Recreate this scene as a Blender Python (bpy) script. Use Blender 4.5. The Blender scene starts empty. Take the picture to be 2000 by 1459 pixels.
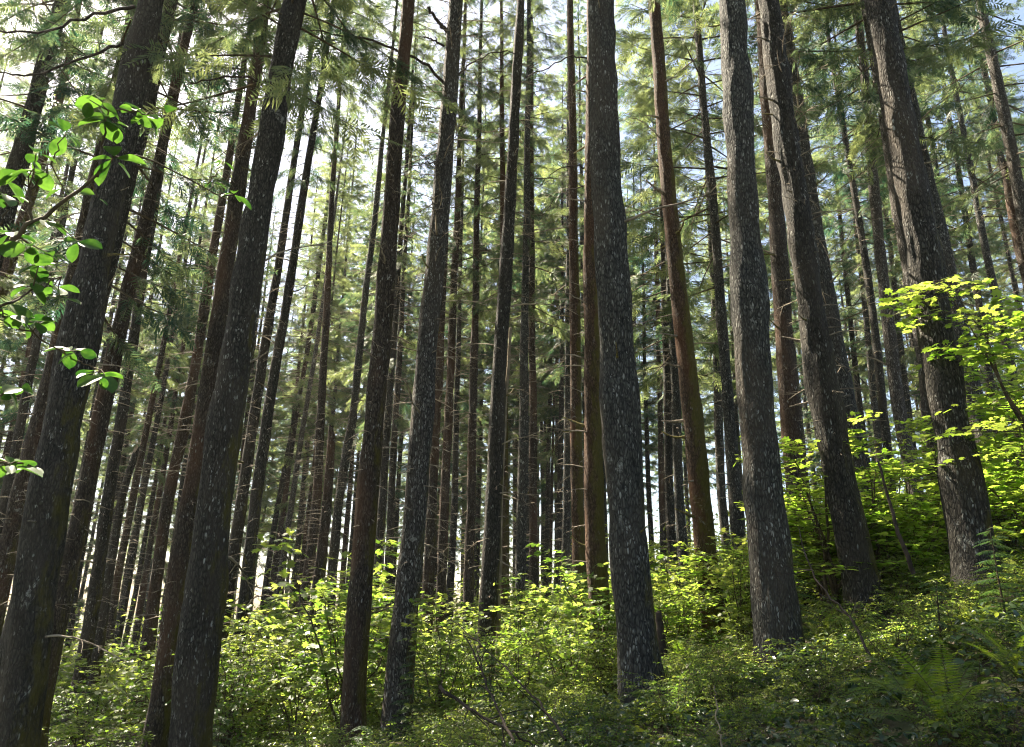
import bpy, math, random
import numpy as np
from mathutils import Vector, Matrix

R = math.radians
rng = np.random.default_rng(7)
random.seed(7)
scene = bpy.context.scene
COL = scene.collection

# ------------------------------------------------------------------ camera frame
FPX, CX, CY = 1487.0, 1000.0, 729.5            # the photograph is 2000 x 1459
PITCH, ROLL = R(17.6), 0.012
CAM = np.array([0.0, 0.0, 1.6])
_r0 = np.array([1.0, 0, 0]); FWD = np.array([0, math.cos(PITCH), math.sin(PITCH)])
_u0 = np.array([0, -math.sin(PITCH), math.cos(PITCH)])
RIGHT = _r0 * math.cos(ROLL) + _u0 * math.sin(ROLL)
UP = _u0 * math.cos(ROLL) - _r0 * math.sin(ROLL)
SUN_AZ, SUN_EL = R(-47), R(52)                 # azimuth from +Y, negative to the left


def ray(px, py):
    return FWD + RIGHT * ((px - CX) / FPX) - UP * ((py - CY) / FPX)


def hump(x, y):
    return (0.09 * np.sin(x * 0.9 + 1.3) * np.cos(y * 0.7) + 0.06 * np.sin(x * 2.1 + y * 1.3)
            + 0.03 * np.sin(x * 4.3 - y * 3.7))


def terrain(x, y):
    x = np.asarray(x, float); y = np.asarray(y, float)
    xs = 40 * np.tanh(x / 40.0)
    t = (xs + 3) / 1.5
    z = 0.10 * xs + 0.225 * np.where(t > 30, t, np.log1p(np.exp(np.minimum(t, 30))))
    s = np.clip(y / 7.0, 0, 1); s = s * s * (3 - 2 * s)
    z = z - 0.40 * (1 - s)
    z = z - 0.012 * np.clip(y - 30, 0, 200) * (1 / (1 + np.exp((xs - 2) / 4)))
    z = z - 0.45 / (1 + np.exp((xs - 1.5) / 1.3)) - 0.30 * np.exp(-((xs - 2.6) / 2.2) ** 2)
    far = np.clip((np.hypot(x, y) - 120) / 300, 0, 1)
    return (z + hump(x, y)) * (1 - far) - 4 * far


def tz(x, y):
    return float(terrain(x, y))


def ground_at(px, py, dmax=60):
    r = ray(px, py)
    t = 1.0
    while t < dmax:
        p = CAM + r * t
        if p[2] < tz(p[0], p[1]):
            return p
        t += 0.05
    return CAM + r * dmax


def at_dist(px, d):
    """ground point below pixel column px (taken on the horizon) at depth d"""
    r = ray(px, 1203); p = CAM + r * d
    return np.array([p[0], p[1], tz(p[0], p[1])])


# ------------------------------------------------------------------ object helpers
def tag(o, label=None, cat=None, group=None, kind=None):
    if label: o['label'] = label
    if cat: o['category'] = cat
    if group: o['group'] = group
    if kind: o['kind'] = kind
    return o


def empty(name, loc, rz=0.0):
    o = bpy.data.objects.new(name, None)
    o.empty_display_size = 0.2
    COL.objects.link(o)
    o.location = loc; o.rotation_euler = (0, 0, rz)
    return o


def child(name, me, parent, M=None):
    o = bpy.data.objects.new(name, me)
    COL.objects.link(o)
    if parent is not None: o.parent = parent
    if M is not None: o.matrix_local = M
    return o


class Acc:
    """collects vertex and face blocks and turns them into one mesh"""
    def __init__(s):
        s.v = []; s.f = []; s.n = 0; s.m = []

    def add(s, v, f, mat=0):
        v = np.asarray(v, np.float32).reshape(-1, 3); f = np.asarray(f, np.int64)
        s.v.append(v); s.f.append(f + s.n); s.m.append(np.full(len(f), mat, np.int32)); s.n += len(v)

    def batch(s, tv, tf, Ms, Ps, mat=0):
        """template tv,tf placed with matrices Ms (N,3,3) and positions Ps (N,3)"""
        if len(Ms) == 0: return
        v = np.einsum('nij,kj->nki', Ms, tv) + Ps[:, None, :]
        k = len(tv)
        f = tf[None] + (np.arange(len(Ms)) * k)[:, None, None]
        s.add(v.reshape(-1, 3), f.reshape(-1, tf.shape[1]), mat)

    def mesh(s, name, mats, smooth=False):
        me = bpy.data.meshes.new(name)
        v = np.concatenate(s.v); nf = sum(len(f) for f in s.f)
        loops = np.concatenate([f.ravel() for f in s.f])
        tot = np.concatenate([np.full(len(f), f.shape[1], np.int32) for f in s.f])
        start = np.concatenate([[0], np.cumsum(tot)[:-1]]).astype(np.int32)
        me.vertices.add(len(v)); me.vertices.foreach_set('co', v.ravel())
        me.loops.add(len(loops)); me.loops.foreach_set('vertex_index', loops.astype(np.int32))
        me.polygons.add(nf)
        me.polygons.foreach_set('loop_start', start)
        me.polygons.foreach_set('loop_total', tot)
        for m in mats: me.materials.append(m)
        me.polygons.foreach_set('material_index', np.concatenate(s.m))
        if smooth:
            me.polygons.foreach_set('use_smooth', np.ones(nf, bool))
        me.update(calc_edges=True)
        return me


def unit(v):
    v = np.asarray(v, float)
    return v / (np.linalg.norm(v, axis=-1, keepdims=True) + 1e-9)


def frames(d, n):
    """(N,3,3) matrices with x along d and z near n"""
    d = unit(d); y = unit(np.cross(n, d)); z = np.cross(d, y)
    return np.stack([d, y, z], axis=-1)


def tube(acc, pts, rad, seg=5, mat=0, cap=True):
    pts = np.asarray(pts, float); n = len(pts)
    rad = np.broadcast_to(rad, (n,))
    t = unit(np.gradient(pts, axis=0))
    ref = np.array([0.31, 0.2, 0.93]) if abs(t[0][2]) < 0.8 else np.array([0.95, 0.3, 0.1])
    a = unit(np.cross(t, ref)); b = np.cross(t, a)
    th = np.arange(seg) * 2 * math.pi / seg
    v = pts[:, None] + rad[:, None, None] * (np.cos(th)[None, :, None] * a[:, None] + np.sin(th)[None, :, None] * b[:, None])
    i = np.arange(n - 1)[:, None] * seg; j = np.arange(seg)[None]; j2 = (j + 1) % seg
    f = np.stack([i + j, i + j2, i + seg + j2, i + seg + j], -1).reshape(-1, 4)
    acc.add(v.reshape(-1, 3), f, mat)
    if cap:
        e = np.arange(seg)
        tipv = np.concatenate([v[-1], pts[-1:] + t[-1] * rad[-1] * 0.5])
        acc.add(tipv, np.stack([e, (e + 1) % seg, np.full(seg, seg)], -1), mat)


# ------------------------------------------------------------------ materials
def new_mat(name):
    m = bpy.data.materials.new(name); m.use_nodes = True
    nt = m.node_tree; nt.nodes.clear()
    return m, nt, nt.nodes, nt.links


def N(nt, typ, **kw):
    n = nt.nodes.new(typ)
    for k, v in kw.items():
        if k.startswith('_'): setattr(n, k[1:], v)
        else: n.inputs[k.replace('__', ' ')].default_value = v
    return n


def mix_rgb(nt, fac, a, b, mode='MIX'):
    n = nt.nodes.new('ShaderNodeMix'); n.data_type = 'RGBA'; n.blend_type = mode
    for s, v in ((0, fac), (6, a), (7, b)):
        if hasattr(v, 'links'): nt.links.new(v, n.inputs[s])
        else: n.inputs[s].default_value = v
    return n.outputs[2]


def math_n(nt, op, a, b=0.0, c=0.0, clamp=False):
    n = nt.nodes.new('ShaderNodeMath'); n.operation = op; n.use_clamp = clamp
    for s, v in enumerate((a, b, c)):
        if hasattr(v, 'links'): nt.links.new(v, n.inputs[s])
        else: n.inputs[s].default_value = v
    return n.outputs[0]


def ramp(nt, src, stops):
    n = nt.nodes.new('ShaderNodeValToRGB')
    el = n.color_ramp.elements
    while len(el) < len(stops): el.new(0.5)
    for e, (p, c) in zip(el, stops):
        e.position = p; e.color = (*c, 1) if len(c) == 3 else c
    nt.links.new(src, n.inputs[0])
    return n.outputs[0]


def step(nt, src, lo, hi):
    n = nt.nodes.new('ShaderNodeMapRange'); n.interpolation_type = 'SMOOTHSTEP'
    nt.links.new(src, n.inputs[0]); n.inputs[1].default_value = lo; n.inputs[2].default_value = hi
    return n.outputs[0]


def bark(name, plate, crack, lichen=0.5, moss=0.3, red=(0.072, 0.056, 0.040)):
    m, nt, nd, lk = new_mat(name)
    tc = nd.new('ShaderNodeTexCoord'); oi = nd.new('ShaderNodeObjectInfo')
    off = nd.new('ShaderNodeCombineXYZ')
    for s in range(3):
        lk.new(math_n(nt, 'MULTIPLY', oi.outputs['Random'], (37.0, 11.0, 91.0)[s]), off.inputs[s])
    add = nd.new('ShaderNodeVectorMath'); add.operation = 'ADD'
    lk.new(tc.outputs['Object'], add.inputs[0]); lk.new(off.outputs[0], add.inputs[1])
    P = add.outputs[0]

    def mapped(sx, sz):
        mp = nd.new('ShaderNodeMapping'); lk.new(P, mp.inputs[0]); mp.inputs['Scale'].default_value = (sx, sx, sz)
        return mp.outputs[0]

    warp = N(nt, 'ShaderNodeTexNoise', Scale=1.0, Detail=2.0); lk.new(mapped(16, 7), warp.inputs['Vector'])
    wv = nd.new('ShaderNodeVectorMath'); wv.operation = 'MULTIPLY_ADD'
    lk.new(warp.outputs['Color'], wv.inputs[0]); wv.inputs[1].default_value = (1.5, 1.5, 1.1); lk.new(mapped(31, 9.5), wv.inputs[2])
    rg = N(nt, 'ShaderNodeTexNoise', Scale=1.0, Detail=3.0, Roughness=0.55); lk.new(mapped(15, 1.7), rg.inputs['Vector'])
    furrow = step(nt, math_n(nt, 'ABSOLUTE', math_n(nt, 'SUBTRACT', rg.outputs['Fac'], 0.5)), 0.0, 0.085)
    vo = N(nt, 'ShaderNodeTexVoronoi', Scale=1.0); vo.feature = 'DISTANCE_TO_EDGE'; lk.new(wv.outputs[0], vo.inputs['Vector'])
    fine = N(nt, 'ShaderNodeTexNoise', Scale=1.0, Detail=6.0, Roughness=0.65); lk.new(mapped(38, 9), fine.inputs['Vector'])
    plates = math_n(nt, 'ADD', math_n(nt, 'MULTIPLY', math_n(nt, 'MULTIPLY', step(nt, vo.outputs['Distance'], 0.0, 0.30), math_n(nt, 'MULTIPLY_ADD', furrow, 0.7, 0.3)), 0.55),
                    math_n(nt, 'MULTIPLY', fine.outputs['Fac'], 0.62))
    base = ramp(nt, plates, [(0.24, crack), (0.55, tuple(0.6 * c for c in plate)), (0.92, plate)])
    big = N(nt, 'ShaderNodeTexNoise', Scale=1.0, Detail=3.0); lk.new(mapped(1.6, 0.55), big.inputs['Vector'])
    base = mix_rgb(nt, step(nt, big.outputs['Fac'], 0.42, 0.72), base, mix_rgb(nt, 0.55, base, (*red, 1)))
    # pale lichen flakes, in bands round the trunk
    lv = N(nt, 'ShaderNodeTexVoronoi', Scale=1.0, Randomness=1.0); lk.new(mapped(30, 11), lv.inputs['Vector'])
    sep = nd.new('ShaderNodeSeparateColor'); lk.new(lv.outputs['Color'], sep.inputs[0])
    band = N(nt, 'ShaderNodeTexNoise', Scale=1.0, Detail=3.0, Roughness=0.6); lk.new(mapped(2.2, 2.4), band.inputs['Vector'])
    fl = math_n(nt, 'MULTIPLY', step(nt, math_n(nt, 'ADD', sep.outputs[0], math_n(nt, 'MULTIPLY', band.outputs['Fac'], 1.5)),
                                     1.80 - 0.42 * lichen, 1.95 - 0.42 * lichen),
                step(nt, lv.outputs['Distance'], 0.62, 0.35))
    fl = math_n(nt, 'MULTIPLY', fl, step(nt, plates, 0.35, 0.6))
    pn = N(nt, 'ShaderNodeTexNoise', Scale=1.0, Detail=7.0, Roughness=0.72, Distortion=0.4); lk.new(mapped(6.5, 4.0), pn.inputs['Vector'])
    pb = N(nt, 'ShaderNodeTexNoise', Scale=1.0, Detail=2.0); lk.new(mapped(0.9, 1.3), pb.inputs['Vector'])
    patch = step(nt, math_n(nt, 'ADD', pn.outputs['Fac'], math_n(nt, 'MULTIPLY', pb.outputs['Fac'], 0.55)), 0.98 - 0.06 * lichen, 1.03 - 0.06 * lichen)
    fl = math_n(nt, 'MAXIMUM', fl, math_n(nt, 'MULTIPLY', patch, math_n(nt, 'MULTIPLY', step(nt, plates, 0.22, 0.42), 0.8)))
    lich = mix_rgb(nt, sep.outputs[1], (0.20, 0.20, 0.17, 1), (0.36, 0.36, 0.33, 1))
    base = mix_rgb(nt, math_n(nt, 'MULTIPLY', fl, 0.85), base, lich)
    # moss on the side away from the sun, thicker near the ground
    geo = nd.new('ShaderNodeNewGeometry'); sx = nd.new('ShaderNodeSeparateXYZ'); lk.new(geo.outputs['Normal'], sx.inputs[0])
    so = nd.new('ShaderNodeSeparateXYZ'); lk.new(tc.outputs['Object'], so.inputs[0])
    mn = N(nt, 'ShaderNodeTexNoise', Scale=1.0, Detail=5.0, Roughness=0.7); lk.new(mapped(4.5, 1.6), mn.inputs['Vector'])
    low = math_n(nt, 'MULTIPLY', math_n(nt, 'SUBTRACT', 1.0, math_n(nt, 'MULTIPLY', so.outputs[2], 0.09), clamp=True), 0.30)
    mf = math_n(nt, 'ADD', math_n(nt, 'ADD', math_n(nt, 'MULTIPLY', sx.outputs[0], 0.24), low), mn.outputs['Fac'])
    mf = step(nt, mf, 0.98 - 0.42 * moss, 1.22 - 0.42 * moss)
    mcol = mix_rgb(nt, fine.outputs['Fac'], (0.035, 0.035, 0.006, 1), (0.13, 0.105, 0.016, 1))
    base = mix_rgb(nt, math_n(nt, 'MULTIPLY', mf, 0.85), base, mcol)
    bs = N(nt, 'ShaderNodeBsdfPrincipled', Roughness=0.9)
    bs.inputs['Specular IOR Level'].default_value = 0.2
    lk.new(base, bs.inputs['Base Color'])
    bp = N(nt, 'ShaderNodeBump', Strength=1.0, Distance=0.03)
    lk.new(plates, bp.inputs['Height']); lk.new(bp.outputs[0], bs.inputs['Normal'])
    out = nd.new('ShaderNodeOutputMaterial'); lk.new(bs.outputs[0], out.inputs[0])
    return m


def leaf_mat(name, cols, trans, fac=0.45, rough=0.5, spec=0.3, nscale=1.5, obj_var=0.5):
    """two-sided leaf: reflecting plus transmitting, colour varied over the plant and from plant to plant"""
    m, nt, nd, lk = new_mat(name)
    tc = nd.new('ShaderNodeTexCoord'); oi = nd.new('ShaderNodeObjectInfo')
    no = N(nt, 'ShaderNodeTexNoise', Scale=nscale, Detail=3.0, Roughness=0.7); lk.new(tc.outputs['Object'], no.inputs['Vector'])
    geo = nd.new('ShaderNodeNewGeometry')
    v = math_n(nt, 'ADD', step(nt, no.outputs['Fac'], 0.3, 0.7), math_n(nt, 'MULTIPLY', math_n(nt, 'SUBTRACT', oi.outputs['Random'], 0.5), obj_var))
    v = math_n(nt, 'ADD', v, math_n(nt, 'MULTIPLY', math_n(nt, 'SUBTRACT', geo.outputs['Random Per Island'], 0.5), 0.5), clamp=True)
    c = mix_rgb(nt, v, (*cols[0], 1), (*cols[1], 1))
    t = mix_rgb(nt, v, (*trans[0], 1), (*trans[1], 1))
    bs = N(nt, 'ShaderNodeBsdfPrincipled', Roughness=rough); bs.inputs['Specular IOR Level'].default_value = spec
    lk.new(c, bs.inputs['Base Color'])
    tr = nd.new('ShaderNodeBsdfTranslucent'); lk.new(t, tr.inputs['Color'])
    mx = nd.new('ShaderNodeMixShader'); mx.inputs[0].default_value = fac
    lk.new(bs.outputs[0], mx.inputs[1]); lk.new(tr.outputs[0], mx.inputs[2])
    out = nd.new('ShaderNodeOutputMaterial'); lk.new(mx.outputs[0], out.inputs[0])
    return m


def wood_mat(name, a, b, sc=6.0):
    m, nt, nd, lk = new_mat(name)
    tc = nd.new('ShaderNodeTexCoord')
    no = N(nt, 'ShaderNodeTexNoise', Scale=sc, Detail=4.0); lk.new(tc.outputs['Object'], no.inputs['Vector'])
    bs = N(nt, 'ShaderNodeBsdfPrincipled', Roughness=0.9); bs.inputs['Specular IOR Level'].default_value = 0.15
    lk.new(mix_rgb(nt, step(nt, no.outputs['Fac'], 0.35, 0.65), (*a, 1), (*b, 1)), bs.inputs['Base Color'])
    out = nd.new('ShaderNodeOutputMaterial'); lk.new(bs.outputs[0], out.inputs[0])
    return m


M = dict(
    grey=bark('bark_grey', (0.102, 0.100, 0.086), (0.009, 0.0085, 0.008), 0.85, 0.12),
    dark=bark('bark_dark', (0.070, 0.064, 0.051), (0.008, 0.007, 0.006), 0.6, 0.35),
    brown=bark('bark_brown', (0.098, 0.078, 0.058), (0.012, 0.008, 0.006), 0.45, 0.35, (0.12, 0.062, 0.034)),
    mossy=bark('bark_mossy', (0.12, 0.075, 0.045), (0.018, 0.010, 0.006), 0.15, 1.0, (0.12, 0.05, 0.02)),
    pale=bark('bark_pale', (0.16, 0.14, 0.12), (0.022, 0.018, 0.015), 1.1, 0.1),
    patched=bark('bark_patched', (0.12, 0.108, 0.095), (0.010, 0.009, 0.007), 1.2, 0.25),
    needle=leaf_mat('needles', ((0.020, 0.050, 0.032), (0.095, 0.120, 0.048)), ((0.035, 0.10, 0.05), (0.29, 0.34, 0.12)), 0.46, 0.55, 0.25, 0.55, 0.55),
    rust=leaf_mat('rust_needles', ((0.16, 0.06, 0.02), (0.25, 0.11, 0.03)), ((0.25, 0.09, 0.02), (0.3, 0.13, 0.03)), 0.4),
    shrub=leaf_mat('shrub_leaves', ((0.05, 0.095, 0.020), (0.11, 0.14, 0.025)), ((0.18, 0.34, 0.035), (0.50, 0.57, 0.10)), 0.55, 0.42, 0.4, 1.5, 0.5),
    maple=leaf_mat('maple_leaves', ((0.055, 0.105, 0.012), (0.10, 0.13, 0.014)), ((0.22, 0.42, 0.03), (0.48, 0.58, 0.09)), 0.6, 0.45, 0.35, 1.2, 0.3),
    cover=leaf_mat('ground_cover_leaves', ((0.022, 0.055, 0.020), (0.07, 0.105, 0.028)), ((0.08, 0.17, 0.02), (0.36, 0.42, 0.05)), 0.45, 0.34, 0.5, 1.1, 0),
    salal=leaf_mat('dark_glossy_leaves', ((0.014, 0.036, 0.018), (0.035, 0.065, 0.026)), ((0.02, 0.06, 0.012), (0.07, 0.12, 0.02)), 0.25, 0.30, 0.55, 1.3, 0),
    fern=leaf_mat('fern_fronds', ((0.055, 0.105, 0.022), (0.10, 0.14, 0.028)), ((0.15, 0.27, 0.02), (0.30, 0.38, 0.03)), 0.45, 0.45, 0.35, 2.0, 0.6),
    sapling=leaf_mat('broad_leaves', ((0.035, 0.085, 0.016), (0.055, 0.11, 0.020)), ((0.014, 0.055, 0.006), (0.080, 0.175, 0.020)), 0.5, 0.45, 0.3, 14.0, 0),
    twig=wood_mat('dead_twigs', (0.10, 0.08, 0.06), (0.30, 0.25, 0.19), 9),
    mosswood=wood_mat('mossy_branch', (0.06, 0.045, 0.03), (0.15, 0.13, 0.035), 9),
    stem=wood_mat('live_stems', (0.045, 0.035, 0.022), (0.10, 0.075, 0.045), 12),
    darkwood=wood_mat('dark_wood', (0.02, 0.016, 0.012), (0.06, 0.045, 0.035), 8),
    split=wood_mat('split_wood', (0.16, 0.13, 0.09), (0.28, 0.23, 0.16), 5),
)

# ------------------------------------------------------------------ ground
def build_ground():
    def axis(a, b, s, out):
        k = np.arange(a, b + 1e-6, s)
        g = []
        q = s
        e = 0
        while e < out:
            q *= 1.35; e += q; g.append(e)
        g = np.array(g)
        return np.concatenate([a - g[::-1], k, b + g])
    xs = axis(-40, 40, 0.5, 1500); ys = axis(-20, 70, 0.5, 1500)
    X, Y = np.meshgrid(xs, ys); Z = terrain(X, Y)
    v = np.stack([X, Y, Z], -1).reshape(-1, 3)
    nx = len(xs); i = np.arange(len(ys) - 1)[:, None] * nx; j = np.arange(nx - 1)[None]
    f = np.stack([i + j, i + j + 1, i + j + nx + 1, i + j + nx], -1).reshape(-1, 4)
    m, nt, nd, lk = new_mat('forest_floor')
    tc = nd.new('ShaderNodeTexCoord')
    a = N(nt, 'ShaderNodeTexNoise', Scale=0.7, Detail=6.0, Roughness=0.7); lk.new(tc.outputs['Object'], a.inputs['Vector'])
    b = N(nt, 'ShaderNodeTexNoise', Scale=22.0, Detail=5.0, Roughness=0.75); lk.new(tc.outputs['Object'], b.inputs['Vector'])
    litter = ramp(nt, b.outputs['Fac'], [(0.3, (0.02, 0.014, 0.009)), (0.55, (0.075, 0.052, 0.032)), (0.8, (0.14, 0.10, 0.06))])
    green = mix_rgb(nt, b.outputs['Fac'], (0.018, 0.036, 0.010, 1), (0.07, 0.10, 0.022, 1))
    c = mix_rgb(nt, step(nt, a.outputs['Fac'], 0.4, 0.62), litter, green)
    bs = N(nt, 'ShaderNodeBsdfPrincipled', Roughness=0.95); lk.new(c, bs.inputs['Base Color'])
    bp = N(nt, 'ShaderNodeBump', Strength=0.8, Distance=0.05); lk.new(b.outputs['Fac'], bp.inputs['Height']); lk.new(bp.outputs[0], bs.inputs['Normal'])
    out = nd.new('ShaderNodeOutputMaterial'); lk.new(bs.outputs[0], out.inputs[0])
    acc = Acc(); acc.add(v, f)
    o = child('ground', acc.mesh('ground', [m], True), None)
    tag(o, kind='structure')


build_ground()

# ------------------------------------------------------------------ leaf templates
def spray_template(r, wk=1.0):
    """a flat feathery conifer spray, 1 long, needle brushes as slender diamonds"""
    V = []; F = []
    def diamond(p, d, L, w, dz):
        d = unit(d); s = np.array([-d[1], d[0], 0]); k = len(V)
        tilt = np.array([0, 0, r.uniform(-0.5, 0.5) * w])
        w = w * wk; V.extend([p, p + d * L * 0.45 + s * w + tilt, p + d * L + np.array([0, 0, dz]), p + d * L * 0.45 - s * w - tilt])
        F.append([k, k + 1, k + 2, k + 3])
    for q in range(10):
        t = 0.06 + 0.90 * q / 9.0
        p = np.array([t, 0, -0.10 * t * t])
        L = (0.34 * (1 - 0.72 * t) + 0.04) * r.uniform(0.8, 1.2)
        for sgn in (-1, 1):
            a = r.uniform(0.75, 1.05)
            diamond(p, np.array([math.cos(a), sgn * math.sin(a), 0]), L * r.uniform(0.8, 1.15), 0.024, -0.25 * L * r.uniform(0.2, 1))
    diamond(np.array([0.0, 0, 0]), np.array([1.0, 0, 0]), 0.5, 0.018, -0.03)
    diamond(np.array([0.5, 0, -0.03]), np.array([1.0, 0, 0]), 0.56, 0.022, -0.08)
    return np.array(V), np.array(F)


SPRAYS = [spray_template(rng) for _ in range(4)]
COARSE = [spray_template(rng, 1.6) for _ in range(4)]

# leaf, 1 long along x: 8 triangles, folded on the midrib and drooping at the tip
LEAF_V = np.array([[0, 0, 0], [.3, .21, .05], [.3, 0, -.01], [.3, -.21, .05], [.65, .24, .01], [.65, 0, -.06], [.65, -.24, .01], [1, 0, -.16]])
LEAF_F = np.array([[0, 2, 1], [0, 3, 2], [1, 2, 5], [1, 5, 4], [2, 3, 6], [2, 6, 5], [4, 5, 7], [5, 6, 7]])
_th = np.arange(14) / 14 * 2 * math.pi
_rr = np.where(np.arange(14) % 2 == 0, 0.55, 0.36) * np.where(np.arange(14) == 7, 0.35, 1.0)
MAPLE_V = np.concatenate([[[0.45, 0, -0.03]], np.stack([0.45 + _rr * np.cos(_th), _rr * np.sin(_th), -0.10 * _rr + 0.03 * (np.arange(14) % 2)], -1)])
MAPLE_F = np.array([[0, 1 + k, 1 + (k + 1) % 14] for k in range(14)])


# ------------------------------------------------------------------ conifer crown
def crown_mesh(name, seed, Hc, Rc, nb, low_gap=0.25, mat='needle', spl=(0.38, 0.72), tmpl=None):
    """live crown, local z from 0 (lowest live bough) to Hc (tip)"""
    r = np.random.default_rng(seed); acc = Acc()
    D = []; Nn = []; P = []; S = []
    tube(acc, np.array([[0, 0, Hc * 0.86], [0, 0, Hc]]), np.array([0.035, 0.006]), 5, 1)
    for k in range(nb):
        t = (k + r.random()) / nb
        t = t ** 1.12
        if t < low_gap and r.random() < 0.45: continue
        z = Hc * t * 0.985
        L = Rc * (1 - t) ** 0.75 * r.uniform(0.55, 1.12) * (0.75 + 0.25 * min(1, t / 0.25)) + 0.18
        az = k * 2.4 + r.uniform(-0.6, 0.6)
        out = np.array([math.cos(az), math.sin(az), 0]); side = np.array([-out[1], out[0], 0])
        el = -0.30 + 0.95 * t + r.uniform(-0.15, 0.15)
        n = 9; u = np.linspace(0, 1, n)
        bend = r.uniform(-0.14, 0.14)
        pts = (out[None] * (u * L * math.cos(el))[:, None] + np.array([0, 0, 1])[None] * (u * L * math.sin(el) - 0.16 * L * u ** 2 + 0.17 * L * u ** 4)[:, None]
               + side[None] * (bend * L * u ** 2)[:, None])
        pts[:, 2] += z
        tube(acc, pts, np.linspace(0.010 + 0.008 * L, 0.003, n), 3, 1, False)
        ns = max(4, int(L * 8.6))
        s = r.uniform(0.16 if t > 0.3 else 0.28, 1.0, ns) ** 0.85
        pos = np.stack([np.interp(s, u, pts[:, c]) for c in range(3)], -1)
        tan = unit(np.gradient(pts, axis=0)); tg = np.stack([np.interp(s, u, tan[:, c]) for c in range(3)], -1)
        sg = np.where(np.arange(ns) % 2 == 0, 1, -1)[:, None]
        ang = (r.uniform(0.45, 1.15, ns) * (1.05 - 0.5 * s))[:, None]
        d = tg * np.cos(ang) + sg * side[None] * np.sin(ang) + np.array([0, 0, -1]) * r.uniform(0.0, 1.1, (ns, 1)) ** 1.3
        D.append(d); P.append(pos)
        Nn.append(np.array([0, 0, 1]) + 0.75 * r.normal(size=(ns, 3)))
        S.append(r.uniform(*spl, ns) * (0.55 + 0.45 * min(1, L / 1.6)))
    D = np.concatenate(D); P = np.concatenate(P); Nn = np.concatenate(Nn); S = np.concatenate(S)
    F = frames(D, Nn) * S[:, None, None]
    pick = r.integers(0, 4, len(F))
    tmpl = tmpl or SPRAYS
    for q in range(4):
        acc.batch(tmpl[q][0], tmpl[q][1], F[pick == q], P[pick == q], 0)
    return acc.mesh(name, [M[mat], M['stem']])


CROWNS = [crown_mesh('crown_shape', 11 + k, Hc, Rc, nb, lg) for k, (Hc, Rc, nb, lg) in enumerate(
    [(18, 2.7, 96, .3), (18, 3.1, 104, .2), (18, 2.3, 90, .35), (18, 2.8, 92, .25), (18, 2.5, 84, .45)])]
FULL_CROWNS = [crown_mesh('full_crown_shape', 31 + k, 24, 3.2, 132, .10, spl=(.45, .8), tmpl=COARSE) for k in range(3)]


def bough_mesh(seed, L):
    r = np.random.default_rng(seed); acc = Acc()
    n = 12; u = np.linspace(0, 1, n)
    pts = np.stack([u * L, 0.10 * L * u ** 2 * r.uniform(-1, 1) + 0.02 * np.sin(u * 9), -0.20 * L * u ** 2 + 0.03 * np.sin(u * 7)], -1)
    tube(acc, pts, np.linspace(0.018, 0.003, n), 5, 1)
    ns = int(L * 34); s = r.uniform(0.22, 1, ns)
    pos = np.stack([np.interp(s, u, pts[:, c]) for c in range(3)], -1)
    sg = np.where(np.arange(ns) % 2 == 0, 1, -1)
    a = r.uniform(0.4, 1.2, ns)
    d = np.stack([np.cos(a), sg * np.sin(a), -r.uniform(0.1, 0.9, ns)], -1)
    F = frames(d, np.array([0, 0, 1]) + 0.4 * r.normal(size=(ns, 3))) * r.uniform(0.14, 0.34, ns)[:, None, None]
    pick = r.integers(0, 4, ns)
    for q in range(4): acc.batch(SPRAYS[q][0], SPRAYS[q][1], F[pick == q], pos[pick == q], 0)
    return acc.mesh('bough_shape', [M['needle'], M['stem']])


BOUGHS = [bough_mesh(50 + k, L) for k, L in enumerate((2.6, 3.2, 2.0))]


# dead branches: a pool of shapes, 1 unit long along +x
def dead_branch_mesh(seed, kind):
    r = np.random.default_rng(seed); acc = Acc()
    n = 10; u = np.linspace(0, 1, n)
    if kind == 'long':
        sag = r.uniform(-0.35, -0.05); pts = np.stack([u, 0.1 * r.normal() * u ** 2 + 0.012 * r.normal(size=n).cumsum(), 0.22 * u + sag * u ** 2.2 + 0.01 * r.normal(size=n).cumsum()], -1)
        tube(acc, pts, np.linspace(0.016, 0.004, n), 5)
        for q in range(r.integers(2, 6)):
            t = r.uniform(0.3, 0.9); p = np.array([np.interp(t, u, pts[:, c]) for c in range(3)])
            a = r.choice([-1, 1]) * r.uniform(0.5, 1.0); L = r.uniform(0.12, 0.35)
            e = p + L * np.array([math.cos(a), math.sin(a) * 0.8, r.uniform(-0.5, 0.2)])
            tube(acc, np.array([p, (p + e) / 2 + 0.02 * r.normal(size=3), e]), np.array([0.007, 0.005, 0.003]), 4)
    else:
        up = r.uniform(-0.2, 0.45)
        pts = np.stack([u, 0.06 * r.normal() * u ** 2, up * u ** 2 + 0.02 * r.normal(size=n).cumsum() * 0.5], -1)
        tube(acc, pts, np.linspace(0.075, 0.028, n) * r.uniform(0.8, 1.2, n), 6)
        if r.random() < 0.5:
            p = pts[5]; e = p + np.array([0.25, r.uniform(-.25, .25), -0.22])
            tube(acc, np.array([p, e]), np.array([0.04, 0.02]), 5)
    return acc


LONG_DEAD = [dead_branch_mesh(70 + k, 'long').mesh('dead_branch_shape', [M['twig']], True) for k in range(6)]
STUBS = [dead_branch_mesh(90 + k, 'stub').mesh('stub_shape', [M[('twig', 'mosswood')[k % 2]]], True) for k in range(6)]


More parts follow.
